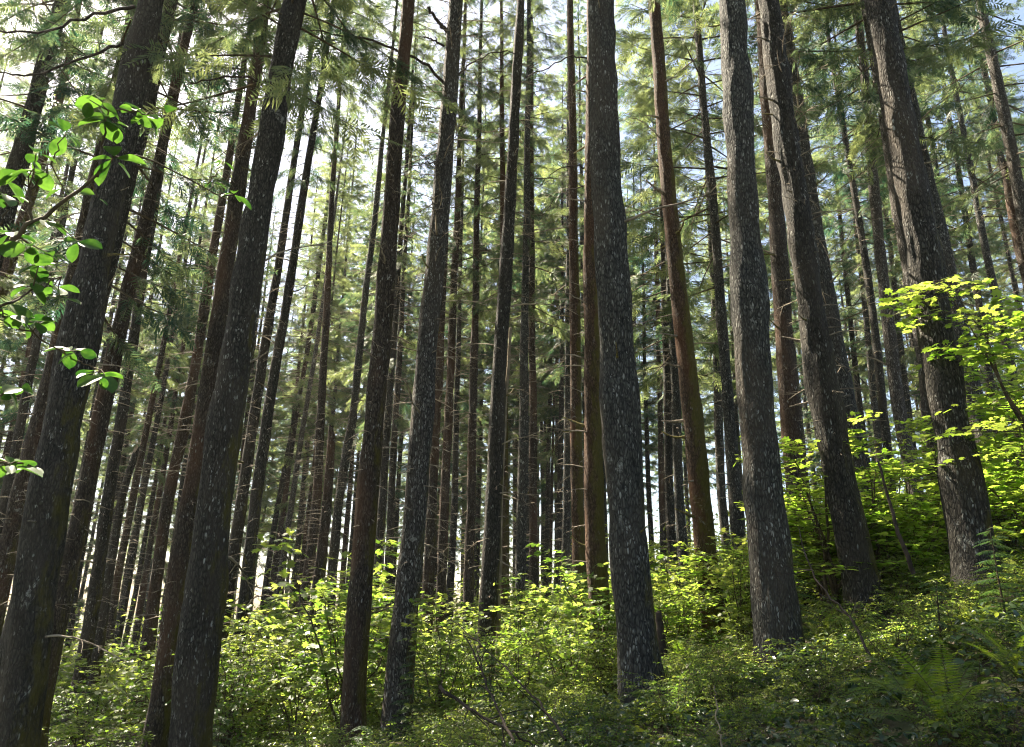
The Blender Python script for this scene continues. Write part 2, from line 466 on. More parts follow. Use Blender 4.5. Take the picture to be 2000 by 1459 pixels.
def whisker_mesh(seed, z0, z1, n, Lr, droop=0.25):
    """the many fine dead branches that ring the bare part of a trunk"""
    r = np.random.default_rng(seed); acc = Acc()
    for k in range(n):
        z = z0 + (z1 - z0) * ((k + r.random()) / n) ** 0.8
        az = r.uniform(0, 6.28); L = Lr * r.uniform(0.25, 1.0) * (0.6 + 0.5 * (z - z0) / (z1 - z0))
        o = np.array([math.cos(az), math.sin(az), 0]); s = np.array([-o[1], o[0], 0])
        u = np.linspace(0, 1, 6)
        pts = o * (u * L)[:, None] + s * (r.normal() * 0.12 * L * u ** 2)[:, None] + np.array([0, 0, 1]) * ((r.uniform(-.1, .3) * u - r.uniform(0.5, 1.4) * droop * u ** 2.2) * L)[:, None]
        pts[:, 2] += z
        tube(acc, pts, np.linspace(0.013, 0.004, 6), 4, 0)
        for q in range(r.integers(1, 4)):
            t = r.uniform(.35, .9); p = np.array([np.interp(t, u, pts[:, c]) for c in range(3)])
            e = p + 0.3 * L * unit(o * 0.8 + s * r.uniform(-1, 1) + np.array([0, 0, r.uniform(-.6, .1)]))
            tube(acc, np.array([p, e]), np.array([0.005, 0.002]), 3, 0, False)
    return acc.mesh('bare_twig_shape', [M['twig']])


WHISKERS = [whisker_mesh(110 + k, 1.6, 16.5, 120, 1.25) for k in range(4)]

# ------------------------------------------------------------------ trunks
_ng = np.random.default_rng(3).normal(size=(48, 512))


def tnoise(th, z, fx, fz, seed):
    """smooth noise on the trunk's surface, periodic in the angle"""
    a = (th / (2 * math.pi) * fx) % fx; b = z * fz + seed * 13.7
    i0 = np.floor(a).astype(int); j0 = np.floor(b).astype(int); fa = a - i0; fb = b - j0
    fa = fa * fa * (3 - 2 * fa); fb = fb * fb * (3 - 2 * fb)
    g = lambda i, j: _ng[(i % fx) % 48, j % 512]
    return (g(i0, j0) * (1 - fa) * (1 - fb) + g(i0 + 1, j0) * fa * (1 - fb) + g(i0, j0 + 1) * (1 - fa) * fb + g(i0 + 1, j0 + 1) * fa * fb)


def trunk_mesh(line_z, line_x, line_y, H, r_of_h, near, seed, mat, snag=False, top=None):
    """tapered trunk in the tree's own space; near trees get furrowed bark in the mesh itself"""
    seg = (44, 20, 10)[near]; dz = (0.07, 0.2, 0.6)[near]
    zt = H if top is None else top
    vis = min(zt, 15.0)
    zs = np.concatenate([np.arange(-0.35, vis, dz), np.linspace(vis, zt, max(3, int((zt - vis) / 0.7)))[0 if vis < zt else 1:]]) if zt > vis else np.arange(-0.35, zt, dz)
    th = np.arange(seg) * 2 * math.pi / seg
    Z, T = np.meshgrid(zs, th, indexing='ij')
    rad = r_of_h(np.maximum(Z, 0))
    k = (1.0, 0.8, 0.5)[near]
    rad = rad * (1 + 0.05 * k * tnoise(T, Z, 3, 0.7, seed) + 0.05 * k * tnoise(T, Z, 5, 1.8, seed + 3))
    rad = rad * (1 + 0.035 * k * tnoise(T * 0, Z, 1, 1.4, seed + 21) + 0.03 * k * np.maximum(0, tnoise(T, Z, 7, 2.6, seed + 31) - 1.1))
    fl = np.exp(-np.maximum(Z, 0) / 0.35)
    rad = rad * (1 + fl * (0.24 + 0.24 * tnoise(T, Z * 0.2, 6, 0.3, seed + 5)))
    if near < 2:
        rid = tnoise(T, Z, 22, 2.4, seed + 9)
        rad = rad + (0.011 if near == 0 else 0.006) * np.clip(rid, -1.6, 1.6)
    cx = np.interp(Z, line_z, line_x) + 0.012 * np.sin(Z * 0.9 + seed); cy = np.interp(Z, line_z, line_y) + 0.012 * np.cos(Z * 0.7 + seed)
    v = np.stack([cx + rad * np.cos(T), cy + rad * np.sin(T), Z], -1)
    if snag:                                     # a splintered top
        jag = (tnoise(th, th * 0 + 1.0, 9, 1, seed) * 0.9 + 0.9 * np.cos(th - seed)) * float(rad[-1].mean())
        v[-1, :, 2] += jag; v[-2, :, 2] += 0.5 * jag
    n = len(zs)
    i = np.arange(n - 1)[:, None] * seg; j = np.arange(seg)[None]; j2 = (j + 1) % seg
    f = np.stack([i + j, i + j2, i + seg + j2, i + seg + j], -1).reshape(-1, 4)
    acc = Acc(); acc.add(v.reshape(-1, 3), f, 0)
    e = np.arange(seg); c = v[-1].mean(0) - np.array([0, 0, 0.15 if snag else 0])
    acc.add(np.concatenate([v[-1], c[None]]), np.stack([e, (e + 1) % seg, np.full(seg, seg)], -1), 1)
    return acc.mesh('trunk', [M[mat], M['split']], True)


TREES = []          # (x, y) of every tree already standing


def over_glade(x, y, hs=(17.0, 22.0, 27.0)):
    """does this tree's crown stand between the sun and the sunlit middle ground?"""
    for h in hs:
        k = h / math.tan(SUN_EL)
        gx, gy = x - k * math.sin(SUN_AZ), y - k * math.cos(SUN_AZ)
        d = math.hypot(gx, gy); a = math.degrees(math.atan2(gx, gy))
        if gy > 0 and (9.3 < d < 25 and -16 < a < 40 or 6 < d < 9.4 and -22 < a < 11 or 12 < d < 30 and -28 < a <= -16): return True
    return False


def make_tree(label, base, lz, lx, ly, H, D, hD, dist, mat, seed, group, cat='tree', name='conifer_tree', crown=0, cs=1.0, snag=None,
              twigs=None, full=False, limbs=(), boughs=(), stubs=None, stub_side=None, plane=None, rust=False):
    """base: world point; (lz,lx,ly): axis relative to base; D: diameter at height hD"""
    r = np.random.default_rng(seed)
    root = empty(name, base)
    tag(root, label, cat, group)
    Ht = H * 1.02
    k0 = D / 2 / (max(0.05, 1 - hD / Ht)) ** 0.68
    rof = lambda h: k0 * np.maximum(0.0005, 1 - h / Ht) ** 0.68
    near = 0 if dist < 13 else (1 if dist < 30 else 2)
    tm = trunk_mesh(lz, lx, ly, H, rof, near, seed, mat, snag is not None, snag)
    child('trunk', tm, root)
    ax = lambda h: np.array([np.interp(h, lz, lx), np.interp(h, lz, ly), h])
    top = snag if snag else H
    # lean of the upper part, used to set crown and twigs along the axis
    if snag is None:
        open_sky = over_glade(base[0], base[1])
        if open_sky: cs *= 0.62 if dist < 24 else 0.9
        Hc = (24 if full else 18) * cs
        me = (FULL_CROWNS if full else CROWNS)[crown % (3 if full else 5)]
        z0 = H - Hc
        a, b = ax(z0), ax(H - 0.3)
        d = Vector(b - a).normalized()
        q = Vector((0, 0, 1)).rotation_difference(d).to_matrix().to_4x4()
        wid = cs * r.uniform(0.9, 1.15)
        if open_sky: wid = (0.62 if dist < 24 else 0.85) * r.uniform(0.8, 1.1)
        child('crown', me, root, Matrix.Translation(Vector(a)) @ q @ Matrix.Rotation(r.uniform(0, 6.28), 4, 'Z') @ Matrix.Diagonal((wid, wid, cs, 1)))
    if twigs:
        a, b = ax(0.0), ax(min(15.0, top))
        q = Vector((0, 0, 1)).rotation_difference(Vector(b - a).normalized()).to_matrix().to_4x4()
        s = min(1.0, top / 17.0) * r.uniform(0.9, 1.05)
        o = child('bare_twigs', WHISKERS[int(r.integers(0, 4))], root, Matrix.Translation(Vector(a)) @ q @ Matrix.Rotation(r.uniform(0, 6.28), 4, 'Z') @ Matrix.Diagonal((twigs, twigs, s, 1)))
        tag(o, kind='stuff')
    ns, z_lo, z_hi, kind = stubs or (0, 0, 0, '')
    for q in range(ns):
        h = z_lo + (z_hi - z_lo) * (q + r.random()) / ns
        az = r.uniform(0, 6.28) if stub_side is None or r.random() < 0.25 else stub_side + r.normal() * 0.5
        p = ax(h) + 0.85 * float(rof(h)) * np.array([math.cos(az), math.sin(az), 0])
        lng = (kind == 'long') or (kind == 'mix' and r.random() < 0.45)
        if kind == 'rim': lng = r.random() < 0.5
        L = (r.uniform(0.5, 1.1) if kind == 'rim' else r.uniform(0.6, 1.7)) if lng else (r.uniform(0.25, 0.6) if kind == 'rim' else r.uniform(0.14, 0.42))
        me = (LONG_DEAD if lng else STUBS)[int(r.integers(0, 6))]
        child('dead_branch', me, root, Matrix.Translation(Vector(p)) @ Matrix.Rotation(az, 4, 'Z') @ Matrix.Rotation(r.normal() * 0.2, 4, 'Y') @ Matrix.Rotation(r.uniform(-.4, .4), 4, 'X') @ Matrix.Scale(L, 4))
    for (pp, ra, rb) in limbs:                   # big bare limbs seen in the photograph, in the tree's own plane
        pts = np.array([plane(x, y) for x, y in pp]) - np.array(base)
        u = np.linspace(0, 1, 16); w = np.linspace(0, 1, len(pts))
        q = np.stack([np.interp(u, w, pts[:, c]) for c in range(3)], -1)
        q[:, 1] += 0.5 * r.uniform(-1, 1) * u ** 1.5 + 0.02 * r.normal(size=16)
        q[1:] += 0.015 * r.normal(size=(15, 3))
        acc = Acc(); tube(acc, q, np.linspace(ra, rb, 16), 7)
        for _ in range(7):
            i = int(r.integers(4, 15)); d = unit(q[i] - q[i - 2]); e = q[i] + r.uniform(0.15, 0.6) * unit(d + 0.9 * r.normal(size=3))
            tube(acc, np.array([q[i], (q[i] + e) / 2 + 0.03 * r.normal(size=3), e]), np.array([0.008, 0.006, 0.003]), 4)
        child('limb', acc.mesh('limb', [M['darkwood']], True), root)
    for (bx, by, az, sc) in boughs:
        p = plane(bx, by) - np.array(base)
        child('bough', BOUGHS[int(r.integers(0, 3))], root, Matrix.Translation(Vector(p)) @ Matrix.Rotation(az, 4, 'Z') @ Matrix.Rotation(r.uniform(0.05, 0.4), 4, 'Y') @ Matrix.Scale(sc, 4))
    if rust:
        p = ax(top * 0.99)
        child('bough', RUST_BOUGH, root, Matrix.Translation(Vector(p)) @ Matrix.Rotation(2.6, 4, 'Z') @ Matrix.Scale(0.5, 4))
    TREES.append((base[0], base[1]))
    return root


_t = CROWNS[0].copy()
RUST_BOUGH = BOUGHS[2].copy(); RUST_BOUGH.materials[0] = M['rust']
bpy.data.meshes.remove(_t)


def measured(label, pts, w, mat='dark', D=None, H=None, name='conifer_tree', cat='tree', **kw):
    """a tree measured in the photograph: pts run upward along its axis, w is its width in pixels at the first"""
    global _seed
    _seed += 1
    r = np.random.default_rng(1000 + _seed)
    D = D or (0.25 + 0.27 * min(1, w / 80.0))
    depth = FPX * D / w
    pts = sorted(pts, key=lambda q: -q[1])
    p0 = CAM + ray(*pts[0]) * depth
    n = np.array([p0[0], p0[1], 0]); n /= np.linalg.norm(n)

    def plane(x, y):
        d = ray(x, y); return CAM + d * (np.dot(p0 - CAM, n) / np.dot(d, n))
    P = np.array([plane(*q) for q in pts])
    sl = (P[-1] - P[0]) / max(0.5, P[-1][2] - P[0][2])
    lo = np.clip((P[1] - P[0]) / max(0.5, P[1][2] - P[0][2]), -0.09, 0.09)
    # foot of the tree on the ground
    q = P[0].copy()
    for _ in range(400):
        if q[2] <= tz(q[0], q[1]): break
        q[2] -= 0.04; q[:2] -= lo[:2] * 0.04
    else:
        pass
    while q[2] < tz(q[0], q[1]) - 0.05:
        q[2] += 0.04; q[:2] += lo[:2] * 0.04
    base = q.copy()
    H = H or r.uniform(30, 34) * (0.78 + 0.22 * min(1, D / 0.42))
    snag = None
    if kw.pop('broken', False):
        snag = P[-1][2] - base[2]; H = max(snag * 1.5, snag + 4)
    keep = P[:, 2] > base[2] + 0.3
    L = np.concatenate([[base], P[keep]])
    up = np.clip((P[-1] - P[-2]) / max(0.5, P[-1][2] - P[-2][2]), -0.05, 0.05)
    topz = base[2] + H + 0.5
    if L[-1][2] < topz:
        e = L[-1].copy(); e[:2] += up[:2] * 0.6 * (topz - e[2]); e[2] = topz
        L = np.concatenate([L, [e]])
    L = L - base
    # smooth the polyline
    zz = np.linspace(0, L[-1][2], 60)
    xx = np.interp(zz, L[:, 2], L[:, 0]); yy = np.interp(zz, L[:, 2], L[:, 1])
    ker = np.ones(5) / 5
    xx[2:-2] = np.convolve(xx, ker, 'valid'); yy[2:-2] = np.convolve(yy, ker, 'valid')
    dist = float(np.hypot(base[0], base[1]))
    hD = max(0.3, P[0][2] - base[2])
    MEAS.append((label, dist, tuple(np.round(sl[:2], 3)), round(H, 1), round(float(base[2]), 2)))
    kw.setdefault('group', 'measured conifers')
    if 'twigs' not in kw: kw['twigs'] = None if dist < 12 else r.uniform(0.75, 1.1)
    if 'stubs' not in kw and dist < 26 and snag is None: kw['stubs'] = (int(7 if dist < 12 else 9), 2.0, 13.0, 'mix')
    cs = kw.pop('cs', r.uniform(0.85, 1.15) * (1.0 if dist < 17 else 1.12))
    return make_tree(label, base, zz, xx, yy, H, D, hD, dist, mat, _seed, kw.pop('group'), cat, name, int(r.integers(0, 10)), cs, snag, plane=plane, **kw)


_seed = 0
MEAS = []
GR = 'tall conifers standing through the forest'
#@TREES
T = lambda label, pts, w, mat='dark', **k: measured(label, pts, w, mat, group=GR, **k)
LEFT = math.pi
T('thick dark trunk with broad green leaves hanging across it, at left edge', [(30, 1459), (98, 960), (188, 480), (295, 0)], 84, 'dark',
  limbs=[([(262, 12), (190, 35), (90, 85), (0, 92)], .03, .012), ([(240, 85), (170, 110), (60, 150), (0, 140)], .025, .01)],
  boughs=[(250, -60, 2.7, 1.0), (262, -40, 3.5, 1.1), (255, 40, 2.2, .9), (285, -80, 0.4, 1.0)])
T('dark trunk pressed close behind the thick leaf-hung trunk, showing along its upper right', [(214, 500), (337, 0)], 33, 'dark')
T('slim brown trunk standing clear just right of the thick leaf-hung trunk', [(65, 1459), (163, 970), (272, 480), (381, 0)], 40, 'brown', boughs=[(375, 20, 3.0, 1.1), (380, 60, 0.3, 1.0), (378, -20, 4.6, 1.2), (370, 90, 1.6, .9), (384, -30, 5.6, 1.2)])
T('lichen-flecked trunk cut off by the left picture edge at half height', [(10, 411), (55, 245), (124, 0)], 36, 'dark', boughs=[(110, 0, 2.9, 1.2), (120, -60, 0.2, 1.0)])
T('slender mossy trunk right beside the lichen-flecked trunk in the upper left corner', [(30, 480), (62, 380), (134, 130), (155, 0)], 21, 'mossy', boughs=[(150, 20, 2.8, 1.2), (148, 60, 0.2, 1.1), (140, 110, 3.7, 1.1), (130, 160, 5.5, 1.2), (120, 200, 1.2, 1.0)])
T('brown trunk showing along the left side of the thick leaf-hung trunk', [(-15, 1213), (42, 970), (105, 700), (180, 380), (262, 0)], 37, 'brown', boughs=[(255, 30, 3.0, 1.1), (240, 110, 3.5, 1.0), (222, 190, 2.6, 1.0)])
T('thick dark trunk of a leaning pair, bough of dark needles at its top', [(366, 1459), (423, 970), (490, 490), (531, 250), (578, 0)], 78, 'dark',
  limbs=[([(533, 185), (490, 150), (440, 148), (365, 165)], .028, .01)],
  boughs=[(578, 20, 0.2, 1.1), (575, 10, 2.9, 1.1), (590, -40, 5.2, 1.2), (570, 40, 4.0, .9), (585, -60, 1.0, 1.2), (600, -90, 3.6, 1.2)])
T('narrower brown trunk touching the left side of the thick dark leaning trunk', [(301, 1459), (375, 970), (446, 500)], 46, 'brown', stubs=(4, 2.0, 8.0, 'mix'))
T('dark slim trunk close right of the thick leaning pair, moss on its back', [(425, 1300), (470, 980), (549, 480), (590, 220)], 26, 'dark')
T('slim pale-flecked trunk crossing from lower left up to the bright sky gap', [(453, 1400), (500, 960), (577, 480), (653, 0)], 28, 'dark', boughs=[(650, 10, 0.2, 1.2), (648, 40, 3.2, 1.1), (640, 90, 5.6, 1.0), (655, -20, 1.5, 1.3), (630, 140, 0.6, .9)])
T('hair-thin pale pole in the bright gap low at left centre', [(500, 1100), (523, 960), (540, 850)], 6, 'pale', D=.2)
T('first of three parallel thin trunks leaning over the left bushes', [(505, 1240), (546, 960), (596, 720), (620, 560)], 13, 'dark')
T('middle one of three parallel thin reddish trunks over the left bushes', [(518, 1240), (557, 960), (604, 651), (625, 500)], 13, 'brown')
T('right-hand one of three parallel thin trunks, its bark flecked white', [(531, 1240), (572, 960), (628, 610)], 14, 'pale', cs=0.5)
T('thin trunk rising straight behind the brown broken snag', [(592, 1200), (620, 960), (641, 525), (652, 330)], 20, 'brown', cs=0.5)
T('broken brown snag with a square top among thin trunks', [(605, 1290), (616, 1200), (640, 960), (649, 836)], 27, 'brown', name='broken_snag', cat='snag', broken=True)
T('very thin leaning stick of a trunk left of the broken brown snag', [(576, 1216), (594, 1062), (610, 930)], 8, 'brown', D=.18)
T('grey slim trunk in the pale gap left of the reddish round trunk', [(636, 1250), (664, 960), (688, 820), (711, 600), (726, 480)], 20, 'grey', cs=0.5)
T('thin bare trunk half hidden between grey slim trunk and the reddish round one', [(662, 1216), (678, 994), (700, 760)], 9, 'brown', D=.22)
T('reddish-brown round trunk with dark scar near its foot', [(684, 1459), (699, 1200), (719, 980), (757, 500), (776, 250), (797, 0)], 50, 'brown', D=.40,
  boughs=[(797, -10, 5.0, .8), (800, 40, 0.3, .6)])
T('slender trunk hugging the right side of the reddish round trunk', [(731, 1200), (745, 994), (781, 490), (817, 0)], 18, 'dark')
T('dark slim trunk between the reddish round trunk and the white-patched one', [(755, 1220), (763, 994), (785, 600)], 17, 'dark', cs=0.5)
T('white-patched dark trunk with forked limb at its top', [(774, 1459), (790, 1200), (812, 980), (836, 650), (855, 500), (872, 250), (892, 0)], 55, 'patched', cs=0.5, D=.44,
  limbs=[([(868, 162), (830, 120), (760, 85), (680, 58), (600, 40)], .035, .015), ([(873, 65), (855, 35), (832, -5)], .045, .03),
         ([(893, 150), (920, 120), (960, 95), (1010, 85)], .02, .008), ([(862, 330), (845, 318), (818, 322)], .022, .01), ([(866, 90), (845, 75), (825, 60)], .025, .012)])
T('reddish trunk half hidden behind right of the white-patched trunk', [(836, 1140), (844, 980), (868, 500)], 22, 'brown', cs=0.5)
T('slim brown trunk with many short twigs right of the white-patched trunk', [(862, 1145), (868, 990), (890, 480)], 20, 'brown', twigs=1.1)
T('thin ladder-like trunk with stubs on both sides behind slim brown trunk', [(853, 1060), (859, 940), (880, 645)], 7, 'brown', D=.2, twigs=.8)
T('dark thin trunk between slim brown trunk and the clear reddish pole', [(880, 1150), (887, 994), (906, 240)], 15, 'dark', boughs=[(906, 120, 0.3, 1.2), (905, 160, 3.0, 1.2), (907, 60, 5.0, 1.3), (905, 210, 4.0, 1.0), (906, 240, 1.0, 1.0)])
T('clear reddish pole of a trunk with pale weathered top', [(915, 1180), (920, 980), (930, 500), (938, 120)], 20, 'brown', stubs=(5, 3, 12, 'stub'))
T('faint thin trunk just right of the clear reddish pole', [(935, 1000), (946, 600)], 8, 'dark', D=.24)
T('dark rough trunk with grey split pole leaning on its right side', [(948, 1398), (951, 1200), (963, 980), (988, 500), (1005, 250), (1017, 0)], 38, 'dark', cs=0.5, D=.38)
T('straight moss-green trunk behind right of the trunk with split pole', [(985, 1300), (985, 990), (982, 400), (979, 0)], 21, 'mossy', boughs=[(979, 20, 0.2, 1.2), (979, 60, 3.3, 1.1), (980, 110, 5.4, 1.1), (980, 160, 2.5, 1.0)])
T('upright brown pole with bright rim and tiny stubs down its left', [(1044, 1325), (1042, 980), (1038, 500), (1038, 130)], 20, 'brown', boughs=[(1038, 60, 0.1, 1.3), (1038, 90, 3.1, 1.2), (1038, 130, 5.5, 1.2), (1038, 20, 1.8, 1.3)], stubs=(20, 2, 15, 'rim'), stub_side=LEFT)
T('grey trunk standing close left of the upright brown stub-lined pole', [(1015, 1200), (1020, 980), (1030, 300)], 22, 'grey')
T('thin grey trunk behind, right of the upright brown stub-lined pole', [(1067, 1170), (1070, 980), (1079, 500)], 11, 'grey')
T('hair-thin dead pole beside thin grey trunk at centre', [(1077, 1000), (1083, 720)], 6, 'brown', D=.16, name='broken_snag', cat='snag', broken=True)
T('dark narrow trunk left of the grey trunk behind the mossy sunlit one', [(1090, 1150), (1095, 900), (1098, 600)], 13, 'dark')
T('straight grey trunk between narrow dark trunk and mossy sunlit trunk', [(1105, 1060), (1108, 980), (1110, 480), (1110, 300)], 16, 'grey')
T('brown mossy trunk half behind the sunlit stub-covered trunk', [(1135, 1240), (1128, 980), (1124, 700)], 29, 'mossy', cs=0.5, D=.36)
T('short broken stump of a trunk in the centre bushes', [(1094, 1270), (1093, 1175)], 18, 'brown', name='broken_stump', cat='stump', broken=True)
T('sunlit orange-mossy trunk with many pale dead stubs on its left', [(1176, 1300), (1167, 1130), (1160, 980), (1155, 480), (1158, 0)], 43, 'mossy', cs=0.5, D=.42, stubs=(26, 0.8, 14, 'rim'), stub_side=LEFT + .15, twigs=None,
  limbs=[([(1147, 112), (1120, 105), (1060, 120), (1025, 128)], .022, .01), ([(1146, 326), (1110, 325), (1075, 345), (1048, 375)], .018, .006), ([(1146, 362), (1110, 368), (1080, 385), (1056, 410)], .016, .006)])
T('thickest pale-flecked grey trunk at the centre right, foot in dark leaves', [(1254, 1360), (1243, 1200), (1220, 980), (1206, 730), (1194, 500), (1180, 250), (1174, 0)], 84, 'grey')
T('thin grey trunk showing just right of the thickest pale-flecked trunk', [(1238, 650), (1237, 150)], 8, 'grey', D=.24)
T('thin straight dark trunk between thickest grey trunk and mossy leaning one', [(1275, 1120), (1268, 980), (1262, 830), (1254, 450)], 11, 'dark')
T('slim trunk, left of two dark ones behind mossy leaning trunk', [(1296, 1120), (1287, 720), (1283, 480)], 13, 'brown')
T('slim dark trunk, right of two close behind mossy leaning trunk', [(1315, 1110), (1308, 980), (1302, 720), (1296, 480)], 19, 'dark')
T('grey trunk just left of the mossy leaning trunk', [(1340, 1170), (1334, 1060), (1327, 980), (1317, 720), (1305, 480)], 21, 'grey')
T('mossy olive-gold leaning trunk with sunlit left rim', [(1391, 1180), (1369, 980), (1343, 730), (1318, 500), (1294, 250), (1278, 0)], 43, 'mossy', D=.42, stubs=(16, 1, 13, 'rim'), stub_side=LEFT + .2, twigs=None)
T('grey flecked slim trunk between mossy leaning trunk and big grey one', [(1447, 1100), (1437, 980), (1416, 720), (1400, 480), (1378, 240)], 26, 'grey')
T('thin grey trunk just left of the grey flecked slim one', [(1416, 1040), (1408, 980), (1401, 720), (1390, 480)], 18, 'grey')
T('big grey trunk with mossy burl high up and young hemlock at foot', [(1525, 1285), (1516, 1200), (1490, 980), (1459, 500), (1442, 250), (1430, 0)], 80, 'grey', stubs=(5, 5, 12, 'stub'))
T('warm sunlit trunk behind right of the big grey burled one', [(1578, 1190), (1556, 980), (1538, 730), (1520, 480), (1504, 250), (1488, 0)], 44, 'brown', D=.42)
T('dark furrowed trunk wrapped by maple leaves, knobs up its side', [(1690, 1220), (1672, 1100), (1647, 980), (1603, 730), (1566, 480), (1534, 250), (1502, 0)], 66, 'dark', stubs=(16, 1.5, 13, 'stub'))
T('flecked grey trunk behind right of the maple-wrapped dark one', [(1683, 915), (1640, 730), (1598, 480), (1540, 100)], 38, 'grey', D=.42)
T('thin trunk right of the flecked grey one above maple leaves', [(1680, 800), (1660, 620), (1640, 420)], 12, 'dark')
T('slim grey trunk left of the dark slim one above the maples', [(1711, 822), (1694, 650), (1679, 497)], 13, 'grey')
T('dark slim trunk rising from maple leaves left of ringed pale trunk', [(1730, 850), (1710, 650), (1690, 500), (1655, 300)], 17, 'dark')
T('ringed pale trunk left of the dark thick right-hand trunk', [(1777, 915), (1763, 857), (1729, 583), (1717, 480), (1688, 150)], 26, 'pale')
T('thin trunk touching right of the ringed pale trunk', [(1780, 850), (1764, 720), (1735, 450)], 13, 'grey')
T('thick dark trunk with rusty streak at right, broken stub low down', [(1921, 1165), (1906, 1100), (1888, 980), (1843, 730), (1803, 490), (1757, 250), (1718, 0)], 80, 'dark',
  limbs=[([(1862, 940), (1845, 925), (1828, 905)], .04, .02)], stubs=(4, 4, 12, 'stub'))
T('pale grey trunk tucked behind left of the rust-streaked trunk', [(1826, 836), (1800, 650), (1770, 480), (1730, 240), (1692, 0)], 34, 'pale', D=.38)
T('grey trunk just behind right of the rust-streaked trunk', [(1965, 1060), (1927, 874), (1877, 650), (1834, 445), (1802, 308), (1760, 100)], 34, 'grey')
T('dark thin trunk between the rust-streaked trunk and bent thin one', [(1895, 780), (1850, 480), (1815, 250)], 15, 'dark')
T('bent thin dark trunk over the right maples', [(1950, 850), (1935, 754), (1921, 651), (1881, 394), (1850, 200)], 15, 'dark')
T('slim grey trunk at right, left of the broken brown snag', [(1995, 850), (1976, 720), (1927, 497), (1890, 300)], 18, 'grey')
T('lichen-ringed trunk leaning out of the upper right corner', [(1991, 377), (1971, 274), (1950, 171), (1914, 0)], 22, 'pale')
T('short brown broken snag at the right picture edge', [(2000, 510), (1980, 428), (1962, 318)], 21, 'brown', name='broken_snag', cat='snag', broken=True)
T('thin trunk behind the brown broken snag at right edge', [(1990, 480), (1955, 310), (1925, 150)], 14, 'grey')
T('thin dark trunk first right of the slim brown one at lower left', [(109, 1405), (133, 1250), (153, 1131), (186, 930), (230, 660)], 13, 'dark')
T('dark trunk left of the black broken snag at lower left', [(156, 1319), (184, 1182), (214, 960), (232, 840)], 27, 'dark', D=.36)
T('black jagged broken snag at lower left', [(180, 1340), (217, 1097), (239, 960), (268, 872)], 24, 'dark', D=.36, name='broken_snag', cat='snag', broken=True)
T('brown trunk just right of the black jagged snag', [(200, 1370), (231, 1114), (262, 960), (285, 850)], 17, 'brown')
T('dark thin trunk second right of the black jagged snag', [(213, 1353), (231, 1250), (268, 1028), (300, 860)], 15, 'dark')
T('very thin trunk third right of the black jagged snag', [(234, 1302), (270, 1131), (297, 977), (318, 850)], 11, 'dark')
T('thin pale-flecked trunk left of the one topped with rusty needles', [(243, 1387), (277, 1165), (309, 977), (335, 820)], 14, 'brown')
T('brown trunk topped by rusty dead needles at left', [(266, 1405), (279, 1319), (294, 1216), (328, 977), (368, 788), (385, 690)], 28, 'brown', D=.38, rust=True)
T('trunk at the left edge in front of pale thicket, low', [(8, 980), (45, 800)], 19, 'dark')

